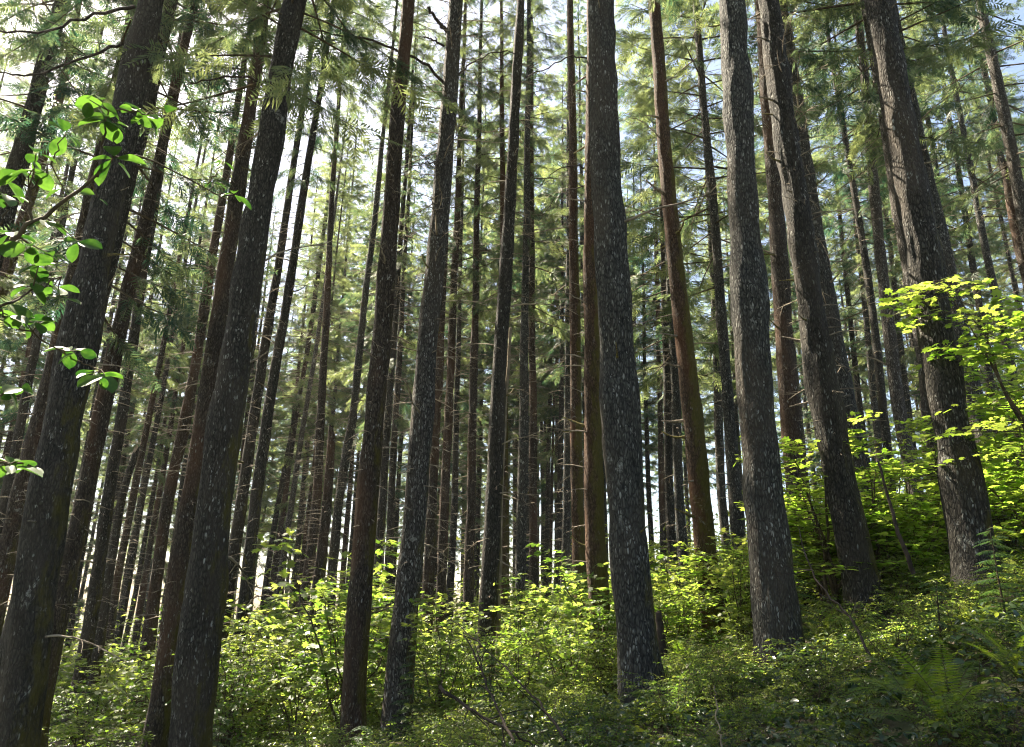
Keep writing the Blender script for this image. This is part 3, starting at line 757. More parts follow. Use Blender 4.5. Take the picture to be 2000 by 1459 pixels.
# ------------------------------------------------------------------ trees further back, and those round the viewer whose crowns shade the place
def scatter_trees():
    r = np.random.default_rng(99)
    n = 0; tries = 0
    while n < 178 and tries < 14000:
        tries += 1
        az = R(r.uniform(-39, 39)); d = math.sqrt(r.uniform(24 ** 2, 92 ** 2))
        x, y = d * math.sin(az), d * math.cos(az)
        if min((x - a) ** 2 + (y - b) ** 2 for a, b in TREES) < (3.3 if d < 55 else 4.0) ** 2: continue
        if over_glade(x, y) and r.random() < 0.85: continue
        zone = 'left' if az < R(-12) else ('middle' if az < R(11) else 'right')
        far = d > 48
        H = r.uniform(27, 33); D = r.uniform(0.24, 0.4)
        lean = r.normal(size=2) * 0.012
        lz = np.array([0, H + 1]); lx = np.array([0, lean[0] * H]); ly = np.array([0, lean[1] * H])
        lab = {('left', False): 'slender dark conifer back among the thin trunks at left, before the pale clearing',
               ('middle', False): 'slender conifer back among the dense straight thin trunks in the middle',
               ('right', False): 'slender conifer behind the maple thicket on the right-hand slope',
               ('left', True): 'distant small conifer beyond the clearing at left',
               ('middle', True): 'distant conifer closing the view between the middle trunks',
               ('right', True): 'distant conifer high on the slope behind the right-hand trunks'}[(zone, far)]
        make_tree(lab, (x, y, tz(x, y)), lz, lx, ly, H, D, 1.3, d, r.choice(['grey', 'dark', 'brown', 'grey']), int(2000 + n), lab.replace('conifer', 'conifers', 1),
                  crown=int(r.integers(0, 10)), cs=r.uniform(0.85, 1.05) * (1.0 if far else 1.12), full=r.random() < (0.25 if far else 0.08), twigs=r.uniform(0.8, 1.2) if d < 62 else None)
        n += 1
    # taller trees beyond the sunlit glade, towards the sun
    k = 0; tries = 0
    while k < 22 and tries < 4000:
        tries += 1
        az = R(r.uniform(-37, 8)); d = r.uniform(37, 56); x, y = d * math.sin(az), d * math.cos(az)
        if min((x - a) ** 2 + (y - b) ** 2 for a, b in TREES) < 2.6 ** 2 or over_glade(x, y, (14.0, 18.0, 22.0, 27.0)): continue
        H = r.uniform(33, 38)
        make_tree('tall full-crowned conifer beyond the glade at left, its green top against the sky', (x, y, tz(x, y)), np.array([0, H + 1]), np.zeros(2), np.zeros(2), H, r.uniform(.3, .42), 1.3, d,
                  r.choice(['grey', 'dark']), int(2600 + k), 'tall conifers beyond the glade', crown=int(r.integers(0, 10)), cs=r.uniform(.74, .98), full=True, twigs=1.0)
        k += 1
    # outside the frame: left, right and behind
    ring = []
    for (x0, x1, y0, y1, cnt) in ((-26, -9, 0, 16, 8), (8, 18, -2, 8, 5), (-12, 12, -16, -5, 7)):
        k = 0; tries = 0
        while k < cnt and tries < 500:
            tries += 1
            x, y = r.uniform(x0, x1), r.uniform(y0, y1)
            if abs(x) < 0.80 * y + 1.0 and y > 0: continue
            if min((x - a) ** 2 + (y - b) ** 2 for a, b in TREES) < 3.6 ** 2: continue
            H = r.uniform(29, 34)
            make_tree('conifer standing outside the picture, beside or behind the viewer', (x, y, tz(x, y)), np.array([0, H + 1]), np.zeros(2), np.zeros(2), H, r.uniform(.36, .5), 1.3, 14,
                      r.choice(['grey', 'dark']), int(3000 + len(TREES)), 'conifers outside the picture', crown=int(r.integers(0, 10)), cs=r.uniform(.9, 1.05), twigs=1.0)
            k += 1


scatter_trees()
# ------------------------------------------------------------------ undergrowth
def batch_leaves(acc, tv, tf, pos, d, n, size, mat=0):
    F = frames(d, n) * np.asarray(size)[:, None, None]
    acc.batch(tv, tf, F, pos, mat)


def shrub_mesh(seed, h, spread, nst, leaf, tv=LEAF_V, tf=LEAF_F, mat='shrub', density=1.0, flat=0.35):
    """arching stems with side twigs carrying alternate leaves"""
    r = np.random.default_rng(seed); wood = Acc(); P = []; D = []; Nn = []; S = []
    for k in range(nst):
        az = 2.4 * k + r.uniform(-.5, .5); o = np.array([math.cos(az), math.sin(az), 0])
        hh = h * r.uniform(0.6, 1.0); sp = spread * r.uniform(0.35, 1.0)
        n = 14; u = np.linspace(0, 1, n)
        pts = o * (sp * u ** 1.4)[:, None] + np.array([0, 0, 1]) * (hh * (u - 0.12 * u ** 3))[:, None] + 0.02 * r.normal(size=(n, 3)).cumsum(0) * h * 0.5
        pts[0] = o * 0.05
        tube(wood, pts, np.linspace(0.006 + 0.004 * h, 0.002, n), 5)
        nt_ = int(9 * hh * density) + 3
        for q in range(nt_):
            t = r.uniform(0.22, 1.0); p = np.array([np.interp(t, u, pts[:, c]) for c in range(3)])
            a2 = r.uniform(0, 6.28); td = np.array([math.cos(a2), math.sin(a2), r.uniform(-.15, .5)]) + 0.5 * o
            L = r.uniform(0.22, 0.55) * (1.1 - 0.5 * t) * (0.6 + 0.25 * h)
            m = 6; w = np.linspace(0, 1, m)
            tp = p + unit(td) * (w * L)[:, None] + np.array([0, 0, -1]) * (0.18 * L * w ** 2)[:, None]
            tube(wood, tp, np.linspace(0.0035, 0.0012, m), 3, 0, False)
            nl = max(4, int(L / leaf * 2.1)); s = np.linspace(0.12, 1, nl)
            lp = np.stack([np.interp(s, w, tp[:, c]) for c in range(3)], -1)
            tdir = unit(tp[-1] - tp[0]); side = unit(np.cross([0, 0, 1], tdir)); sg = np.where(np.arange(nl) % 2 == 0, 1, -1)[:, None]
            d = tdir * r.uniform(.3, .9, (nl, 1)) + sg * side * r.uniform(.5, 1, (nl, 1)) + np.array([0, 0, 1]) * r.uniform(-.45, .15, (nl, 1))
            P.append(lp); D.append(d); Nn.append(np.array([0, 0, 1]) + flat * r.normal(size=(nl, 3))); S.append(leaf * r.uniform(.55, 1.15, nl))
    P, D, Nn, S = map(np.concatenate, (P, D, Nn, S))
    fol = Acc(); batch_leaves(fol, tv, tf, P, D, Nn, S)
    return wood.mesh('stem_shape', [M['stem']]), fol.mesh('foliage_shape', [M[mat]])


def layered_mesh(seed, h, spread, nst, leaf):
    """vine maple: slim stems, flat tiers of palmate leaves"""
    r = np.random.default_rng(seed); wood = Acc(); P = []; D = []; Nn = []; S = []
    for k in range(nst):
        az = 2.4 * k + r.uniform(-.5, .5); o = np.array([math.cos(az), math.sin(az), 0])
        hh = h * r.uniform(0.65, 1.0); sp = spread * r.uniform(0.2, .75)
        n = 16; u = np.linspace(0, 1, n)
        pts = o * (sp * u ** 1.6)[:, None] + np.array([0, 0, 1]) * (hh * (u - 0.1 * u ** 3))[:, None] + 0.018 * r.normal(size=(n, 3)).cumsum(0)
        pts[0] = o * 0.06
        tube(wood, pts, np.linspace(0.010 + 0.005 * h, 0.003, n), 6)
        for q in range(int(5 * hh) + 2):
            t = r.uniform(0.28, 1.0); p = np.array([np.interp(t, u, pts[:, c]) for c in range(3)])
            a2 = r.uniform(0, 6.28); td = unit(np.array([math.cos(a2), math.sin(a2), r.uniform(-.05, .25)]) + 0.4 * o)
            L = r.uniform(0.5, 1.15) * (1.15 - 0.55 * t)
            m = 8; w = np.linspace(0, 1, m)
            tp = p + td * (w * L)[:, None] + np.array([0, 0, -1]) * (0.10 * L * w ** 2)[:, None]
            tube(wood, tp, np.linspace(0.006, 0.002, m), 4, 0, False)
            side = unit(np.cross([0, 0, 1], td))
            for s_ in np.arange(0.2, 1.01, 0.16):
                b = np.array([np.interp(s_, w, tp[:, c]) for c in range(3)])
                for sg in (-1, 1):
                    l2 = L * 0.34 * (1.15 - s_) + 0.05; d2 = unit(td * 0.6 + sg * side + np.array([0, 0, r.uniform(-.12, .1)]))
                    e = b + d2 * l2
                    tube(wood, np.array([b, e]), np.array([0.0025, 0.0012]), 3, 0, False)
                    nl = max(2, int(l2 / 0.07))
                    lp = b + d2 * (np.linspace(0.25, 1, nl) * l2)[:, None] + 0.02 * r.normal(size=(nl, 3))
                    dd = d2 + 0.9 * r.normal(size=(nl, 3)) * np.array([1, 1, .25])
                    P.append(lp); D.append(dd); Nn.append(np.array([0, 0, 1]) + 0.25 * r.normal(size=(nl, 3))); S.append(leaf * r.uniform(.6, 1.15, nl))
    P, D, Nn, S = map(np.concatenate, (P, D, Nn, S))
    fol = Acc(); batch_leaves(fol, MAPLE_V, MAPLE_F, P, D, Nn, S)
    return wood.mesh('stem_shape', [M['stem']]), fol.mesh('foliage_shape', [M['maple']])


def place(name, label, cat, group, meshes, p, rz, sc, parts=('stem', 'foliage'), sz=None):
    root = empty(name, (p[0], p[1], tz(p[0], p[1]) - 0.03), rz)
    tag(root, label, cat, group)
    for nme, me in zip(parts, meshes):
        child(nme, me, root, Matrix.Diagonal((sc, sc, sz or sc, 1)))
    return root


def clear_of_trees(x, y, d):
    return min((x - a) ** 2 + (y - b) ** 2 for a, b in TREES) > d * d


SHRUBS = [shrub_mesh(200 + k, h, s, n, lf, *((MAPLE_V, MAPLE_F) if k in (2, 4) else (LEAF_V, LEAF_F)), density=(.8 if k in (2, 4) else 1.1)) for k, (h, s, n, lf) in enumerate(
    [(2.0, .9, 10, .085), (1.6, .8, 9, .075), (2.6, 1.1, 9, .125), (1.2, .8, 9, .060), (2.2, .8, 8, .10), (1.5, 1.0, 11, .08)])]
rs = np.random.default_rng(41)


def shrub_zone(label, group, cnt, ax0, ax1, d0, d1, s0, s1, sep, kinds=(0, 1, 2, 3, 4, 5)):
    k = 0; tries = 0; pts = []
    while k < cnt and tries < 4000:
        tries += 1
        az = rs.uniform(ax0, ax1); d = math.sqrt(rs.uniform(d0 * d0, d1 * d1))
        p = CAM + ray(az, 1203) * d; x, y = p[0], p[1]
        if not clear_of_trees(x, y, 0.55): continue
        if pts and min((x - a) ** 2 + (y - b) ** 2 for a, b in pts) < sep * sep: continue
        pts.append((x, y))
        place('leafy_shrub', label, 'shrub', group, SHRUBS[kinds[int(rs.integers(0, len(kinds)))]], (x, y), rs.uniform(0, 6.28), rs.uniform(s0, s1))
        k += 1


shrub_zone('bright leafy shrub of the sunlit thicket between the trunks at left centre', 'shrubs of the left centre thicket', 70, 380, 760, 13, 32, 1.2, 1.75, 0.9)
shrub_zone('low leafy shrub under the dark trunks at lower left', 'shrubs at lower left', 44, 20, 400, 15, 36, .9, 1.35, 1.0)
shrub_zone('sunlit leafy shrub in the thicket behind the middle trunks', 'shrubs of the middle thicket', 64, 760, 1180, 11.0, 25, 0.8, 1.25, 0.75)
shrub_zone('sunlit shrub on the rise between mossy leaning trunk and big grey trunk', 'shrubs on the rise', 46, 1180, 1560, 11.5, 24, 0.7, 1.1, 0.75)
shrub_zone('bright shrub on the right-hand slope beneath the vine maples', 'shrubs on the right-hand slope', 60, 1560, 2070, 12.2, 24, .8, 1.2, 0.8)
shrub_zone('small leafy bush in the front undergrowth below the middle trunks', 'bushes in the front undergrowth', 34, 480, 1180, 6.8, 11.5, .32, .62, 0.6, (1, 3, 5))
shrub_zone('small leafy bush in the shaded front undergrowth at lower right', 'bushes at lower right', 34, 1180, 2000, 4.6, 9.5, .24, .45, 0.5, (1, 3, 5))

# vine maples, each where the photograph shows it
VM = [layered_mesh(300 + k, h, s, n, lf) for k, (h, s, n, lf) in enumerate([(2.6, 1.4, 5, .095), (3.4, 1.5, 5, .10), (2.0, 1.2, 5, .09)])]
for label, px, d, v, sc in (
        ('vine maple with flat leaf tiers crossing the dark furrowed trunk', 1725, 11.6, 0, 1.1),
        ('vine maple filling the gap left of the rust-streaked trunk', 1800, 12.8, 2, 1.2),
        ('tall vine maple reaching up along the right picture edge', 2110, 9.2, 1, 1.3),
        ('low vine maple right of the rust-streaked trunk foot', 2000, 12.6, 2, 1.1),
        ('vine maple between the warm sunlit trunk and dark furrowed trunk', 1610, 13.5, 0, .9),
        ('small vine maple spray right of the mossy leaning trunk', 1440, 14.0, 2, 1.0),
        ('small vine maple just right of the thickest grey trunk', 1300, 13.5, 2, .8),
        ('vine maple behind the rust-streaked trunk on the upper slope', 1900, 14.5, 1, .95),
        ('upper vine maple near the broken snag at right edge', 2060, 12.5, 1, 1.2),
        ('bright vine maple tier hanging before the warm sunlit trunk', 1610, 12.2, 0, 1.0),
        ('vine maple with pale leaves left of the dark furrowed trunk foot', 1640, 13.4, 2, 1.1),
        ('vine maple low between dark furrowed trunk and rust-streaked trunk', 1790, 11.8, 2, .85),
        ('vine maple on the slope top between ringed pale trunk and rust-streaked trunk', 1800, 13.5, 0, 1.1),
        ('wide airy vine maple tier crossing between big grey and dark furrowed trunks', 1630, 11.4, 0, 1.35),
        ('vine maple at the right edge in front of the grey trunk', 2060, 11.0, 0, 1.2),
        ('sunlit vine maple beside the straight moss-green trunk', 1015, 12.5, 0, .62),
        ('pale green vine maple sprig low between lower left trunks', 255, 12.5, 2, .7)):
    p = at_dist(px, d)
    place('vine_maple', label, 'vine maple', 'vine maples', VM[v], p, rs.uniform(0, 6.28), sc)


# young hemlocks: small feathery evergreens
def hemlock_mesh(seed, h):
    r = np.random.default_rng(seed); w = Acc(); fol = Acc()
    tube(w, np.array([[0, 0, 0], [0.02, 0.01, h * .5], [0.05, 0, h]]), np.array([.018, .012, .003]), 6)
    for k in range(int(20 * h)):
        t = 0.12 + 0.88 * (k + r.random()) / int(20 * h)
        az = k * 2.4; L = 0.42 * h ** .6 * (1.05 - t) + 0.06
        o = np.array([math.cos(az), math.sin(az), 0]); side = np.array([-o[1], o[0], 0])
        u = np.linspace(0, 1, 6); pts = o * (u * L)[:, None] + np.array([0, 0, 1]) * (0.15 * L * u - 0.4 * L * u ** 2 + t * h)[:, None]
        tube(w, pts, np.linspace(.004, .0015, 6), 3, 0, False)
        ns = max(4, int(L * 34)); s = np.linspace(.12, 1, ns); pos = np.stack([np.interp(s, u, pts[:, c]) for c in range(3)], -1)
        sg = np.where(np.arange(ns) % 2 == 0, 1, -1)[:, None]
        d = o * 0.7 + sg * side + np.array([0, 0, -.25])
        F = frames(d, np.array([0, 0, 1]) + .2 * r.normal(size=(ns, 3))) * (0.17 * (1.15 - s) * r.uniform(.8, 1.2, ns))[:, None, None] * 1.2
        fol.batch(*SPRAYS[k % 4], F, pos, 0)
    return w.mesh('stem_shape', [M['stem']]), fol.mesh('foliage_shape', [M['hemlock']])


M['hemlock'] = leaf_mat('hemlock_needles', ((0.03, 0.075, 0.035), (0.055, 0.10, 0.035)), ((0.06, 0.14, 0.03), (0.14, 0.22, 0.04)), 0.4, 0.45, 0.35, 2.0, 0.3)
HM = [hemlock_mesh(400 + k, h) for k, h in enumerate((1.3, 0.9, 1.7))]
for label, px, d, v, sc in (
        ('young hemlock hanging feathery sprays before the big grey burled trunk', 1548, 10.1, 2, .95),
        ('young hemlock beside the white-patched trunk foot', 815, 11.6, 0, 1.05),
        ('young hemlock at the right of the leaning dark pair', 450, 10.6, 0, .9),
        ('small hemlock in front of the rough trunk with split pole', 958, 10.5, 0, .85),
        ('young hemlock sprig below reddish round trunk', 720, 9.5, 1, .8),
        ('dark young hemlock near the rust-streaked trunk foot', 1965, 7.4, 0, .8),
        ('low hemlock in the dark ground plants at right', 1830, 7.6, 1, .8)):
    place('young_hemlock', label, 'hemlock', 'young hemlocks', HM[v], at_dist(px, d), rs.uniform(0, 6.28), sc)


# sword ferns
def frond_mesh(seed, L):
    r = np.random.default_rng(seed); acc = Acc()
    n = 14; u = np.linspace(0, 1, n); el = R(62)
    ang = el - u * R(r.uniform(60, 95)); pts = np.zeros((n, 3))
    for i in range(1, n): pts[i] = pts[i - 1] + L / (n - 1) * np.array([math.cos(ang[i]), 0, math.sin(ang[i])])
    tube(acc, pts, np.linspace(.004, .001, n), 4, 1, False)
    k = 34; s = np.linspace(.10, .99, k); pos = np.stack([np.interp(s, u, pts[:, c]) for c in range(3)], -1)
    tan = unit(np.gradient(pts, axis=0)); tg = np.stack([np.interp(s, u, tan[:, c]) for c in range(3)], -1)
    w = 0.125 * L * np.sin(np.clip(s * 1.02, 0, 1) * math.pi) ** .55 * (1.15 - .55 * s)
    tv = np.array([[0, 0, 0], [.25, .11, .02], [1, 0, -.12], [.25, -.11, .02]]); tf = np.array([[0, 3, 2, 1]])
    for sg in (-1, 1):
        d = tg * .35 + np.array([0, sg * 1.0, 0]); nn = np.cross(tg, [0, 1, 0]); nn = nn * np.sign(nn[:, 2:3] + 1e-6)
        acc.batch(tv, tf, frames(d, nn + .15 * r.normal(size=(k, 3))) * (w * r.uniform(.9, 1.1, k))[:, None, None], pos, 0)
    return acc.mesh('frond_shape', [M['fern'], M['stem']])


FERNS = []
FR = [frond_mesh(500 + k, 1.0) for k in range(4)]
for label, px, d, L, nf in (
        ('largest sword fern with upright fronds in the dark right foreground', 1835, 5.3, .92, 15),
        ('sword fern left of the largest fern, fronds arching', 1755, 6.1, .9, 13),
        ('sword fern low at the bottom right edge of the frame', 1900, 4.4, .85, 13),
        ('sword fern at the far right beside the rust-streaked trunk foot', 1975, 5.9, .85, 12),
        ('small sword fern in bottom foreground below the thickest grey trunk', 1440, 5.0, .6, 11),
        ('sword fern on the rise behind the big grey burled trunk', 1600, 10.5, .8, 11),
        ('pale sword fern between thickest grey trunk and mossy leaning trunk', 1335, 12.0, .9, 12),
        ('sword fern at the foot of dark furrowed trunk', 1655, 10.0, .8, 11),
        ('small sword fern low in the bottom centre', 1130, 6.4, .5, 9)):
    p = at_dist(px, d); FERNS.append((p[0], p[1], L)); root = empty('sword_fern', (p[0], p[1], p[2]), rs.uniform(0, 6.28))
    tag(root, label, 'fern', 'sword ferns')
    for k in range(nf):
        child('frond', FR[k % 4], root, Matrix.Rotation(k * 2.4 + rs.uniform(-.3, .3), 4, 'Z') @ Matrix.Rotation(rs.uniform(-.45, .35), 4, 'Y') @ Matrix.Rotation(rs.uniform(-.25, .25), 4, 'X') @ Matrix.Scale(L * rs.uniform(.7, 1.08), 4))


# ground cover: bramble, creeping leaves and seedlings nobody could count
def ground_cover():
    r = np.random.default_rng(77); acc = Acc()
    FAR = (LEAF_V[[0, 1, 7, 3]], np.array([[0, 3, 2], [0, 2, 1]]))
    for (d0, d1, cnt, leaf, hmax, tv, tf) in ((2.6, 6.0, 12500, .072, .42, LEAF_V, LEAF_F), (6.0, 10.0, 18000, .075, .48, LEAF_V, LEAF_F),
                                              (10, 17, 24000, .08, .52, *FAR), (17, 40, 36000, .11, .7, *FAR)):
        cnt = int(cnt * (1.35 if d1 < 18 else 1.0)); w_ = .96 if d1 < 18 else .72
        az = r.uniform(-w_, w_, cnt); d = np.sqrt(r.uniform(d0 * d0, d1 * d1, cnt))
        x = d * np.sin(az); y = d * np.cos(az)
        m = 0.5 + 0.5 * np.sin(x * 1.7 + 0.8 * np.sin(y * 1.1)) * np.cos(y * 1.5 + x * .6)
        m2 = 0.5 + 0.5 * np.sin(x * 4.1 + y * 3.3)
        hgt = hmax * (0.22 + 0.62 * m ** 1.4 + 0.28 * m2 ** 2)
        keep = r.random(cnt) < 0.62 + 0.38 * m
        for fx, fy, fl in FERNS: keep &= ((x - fx) ** 2 + (y - fy) ** 2 > (0.5 * fl) ** 2) | (r.random(cnt) < .15)
        x, y, hgt = x[keep], y[keep], hgt[keep]; k = len(x)
        h = hgt * r.random(k) ** 0.6; 
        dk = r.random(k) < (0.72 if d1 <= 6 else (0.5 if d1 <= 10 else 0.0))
        z = terrain(x, y) + h + 0.02
        a0 = r.uniform(0, 6.28, k); size = leaf * np.clip(r.lognormal(-.28, .38, k), .35, 1.5)
        for q, da in enumerate((0, 1.9, -1.9)):
            a = a0 + da + r.normal(size=k) * .25
            dd = np.stack([np.cos(a), np.sin(a), r.uniform(-.55, .15, k)], -1)
            nn = np.array([0, 0, 1]) + .38 * r.normal(size=(k, 3))
            pz = np.stack([x, y, z], -1); sz = size * (1, .85, .85)[q]
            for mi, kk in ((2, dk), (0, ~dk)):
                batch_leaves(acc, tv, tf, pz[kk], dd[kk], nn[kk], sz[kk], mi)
    # thin stems and runners under the near leaves
    for q in range(700):
        az = r.uniform(-.65, .65); d = math.sqrt(r.uniform(9, 90)); x, y = d * math.sin(az), d * math.cos(az)
        L = r.uniform(.25, .7); a = r.uniform(0, 6.28); u = np.linspace(0, 1, 5)
        pts = np.stack([x + .5 * L * u * math.cos(a), y + .5 * L * u * math.sin(a), tz(x, y) + L * (u - .35 * u * u)], -1)
        tube(acc, pts, np.linspace(.004, .0015, 5), 3, 1, False)
    o = child('ground_cover', acc.mesh('ground_cover', [M['cover'], M['stem'], M['salal']]), None)
    tag(o, 'dense low leafy ground cover over the forest floor', 'ground cover', kind='stuff')


ground_cover()


def distant_thicket():
    """the far brush that closes the view under the trees and reads as one mass"""
    r = np.random.default_rng(78); acc = Acc(); cnt = 7000
    az = r.uniform(-.72, .72, cnt); d = np.sqrt(r.uniform(30 ** 2, 80 ** 2, cnt)); x = d * np.sin(az); y = d * np.cos(az)
    H = 1.6 + 3.4 * r.random(cnt) ** 1.5 + 0.9 * np.sin(x * .35) * np.cos(y * .3)
    k = 13
    X = np.repeat(x, k) + r.normal(size=cnt * k) * .55; Y = np.repeat(y, k) + r.normal(size=cnt * k) * .55
    Z = terrain(X, Y) + np.repeat(np.maximum(.5, H), k) * r.random(cnt * k) ** .7
    n = cnt * k
    D = r.normal(size=(n, 3)) * np.array([1, 1, .5]); Nn = np.array([0, 0, 1]) + .5 * r.normal(size=(n, 3))
    batch_leaves(acc, LEAF_V[[0, 1, 7, 3]], np.array([[0, 3, 2], [0, 2, 1]]), np.stack([X, Y, Z], -1), D, Nn, r.uniform(.14, .34, n), 0)
    tag(child('distant_thicket', acc.mesh('distant_thicket', [M['shrub']]), None), 'pale green brush closing the view under the distant trees', 'thicket', kind='stuff')


distant_thicket()


# fallen and arching bare branches
def bare_branch(name, label, pts, r0, r1, mat='darkwood', twigs=6, seed=0):
    r = np.random.default_rng(seed + 5); acc = Acc(); P = []
    for (px, py, d) in pts:
        q = CAM + ray(px, py) * d; P.append(q)
    P = np.array(P); base = P[0].copy(); P = P - base
    u = np.linspace(0, 1, 18); w = np.linspace(0, 1, len(P))
    q = np.stack([np.interp(u, w, P[:, c]) for c in range(3)], -1)
    ker = np.array([.25, .5, .25])
    for _ in range(3):
        for c in range(3): q[1:-1, c] = np.convolve(q[:, c], ker, 'valid')
    q[1:-1] += .008 * r.normal(size=(16, 3))
    tube(acc, q, np.linspace(r0, r1, 18), 7)
    for _ in range(twigs):
        i = int(r.integers(4, 17)); d = unit(q[i] - q[i - 2]); e = q[i] + r.uniform(.12, .45) * unit(d + .8 * r.normal(size=3))
        tube(acc, np.array([q[i], (q[i] + e) / 2 + .02 * r.normal(size=3), e]), np.array([.006, .004, .002]), 4)
    o = child(name, acc.mesh(name, [M[mat]], True), None); o.location = base
    tag(o, label, 'branch', 'fallen bare branches')


bare_branch('fallen_branch', 'long bare fallen branch slanting through the bottom centre undergrowth', [(1105, 1445, 6.0), (1060, 1380, 6.6), (985, 1300, 7.6), (880, 1210, 8.8)], .013, .005, 'darkwood', 8, 1)
bare_branch('fallen_branch', 'dark forked fallen branch below the rough trunk with split pole', [(1005, 1450, 5.8), (960, 1360, 6.4), (935, 1290, 7.0), (905, 1235, 7.6)], .012, .005, 'darkwood', 8, 2)
bare_branch('fallen_branch', 'dark dead branch lying left to right at bottom centre', [(860, 1340, 6.6), (920, 1390, 6.3), (1000, 1430, 6.1), (1040, 1455, 6.0)], .016, .007, 'darkwood', 9, 3)
bare_branch('arching_stem', 'bare dark stem arching right from the big grey burled trunk', [(1700, 1280, 6.6), (1660, 1200, 7.0), (1605, 1155, 7.4), (1570, 1080, 7.8), (1560, 1030, 8.0)], .012, .005, 'darkwood', 5, 4)
bare_branch('leaning_stem', 'dark slanting maple stem left of the rust-streaked trunk', [(1785, 1120, 9.4), (1755, 1040, 9.5), (1738, 985, 9.6), (1715, 900, 9.8)], .03, .015, 'darkwood', 3, 5)
bare_branch('dry_stalk', 'thin pale dry stalk standing at the bottom right of centre', [(1410, 1459, 4.6), (1402, 1400, 4.7), (1395, 1340, 4.8)], .006, .004, 'split', 0, 6)
# the grey split pole leaning on the rough trunk, and the bark slab behind the thickest trunk
bare_branch('split_pole', 'grey split pole leaning along the right side of the rough trunk', [(970, 1385, 15.2), (974, 1200, 15.6), (978, 980, 16.2), (990, 740, 17.2), (997, 640, 17.6)], .05, .035, 'split', 0, 7)
bare_branch('bark_slab', 'broken brown slab leaning behind right of the thickest grey trunk', [(1298, 1320, 11.2), (1292, 1260, 11.3), (1286, 1196, 11.4)], .085, .05, 'darkwood', 0, 8)


# broad-leaved sapling whose branches reach in from the left, close to the viewer
BIG_V = []; BIG_F = []
_nu = 9
for i in range(_nu):
    t = i / (_nu - 1); w = 0.31 * math.sin(math.pi * min(1, t * 0.93 + 0.03)) ** .75 * (0.75 + .5 * t) if 0 < t < 1 else 0.004
    for s in (-1, -.5, 0, .5, 1):
        BIG_V.append((t, s * w, -0.16 * t * t + 0.16 * abs(s) * w * 2 - 0.012 * (s == 0) + 0.008 * math.sin(t * 40) * abs(s)))
for i in range(_nu - 1):
    for j in range(4): BIG_F.append((i * 5 + j, i * 5 + j + 1, i * 5 + j + 6, i * 5 + j + 5))
BIG_V = np.array(BIG_V); BIG_F = np.array(BIG_F)


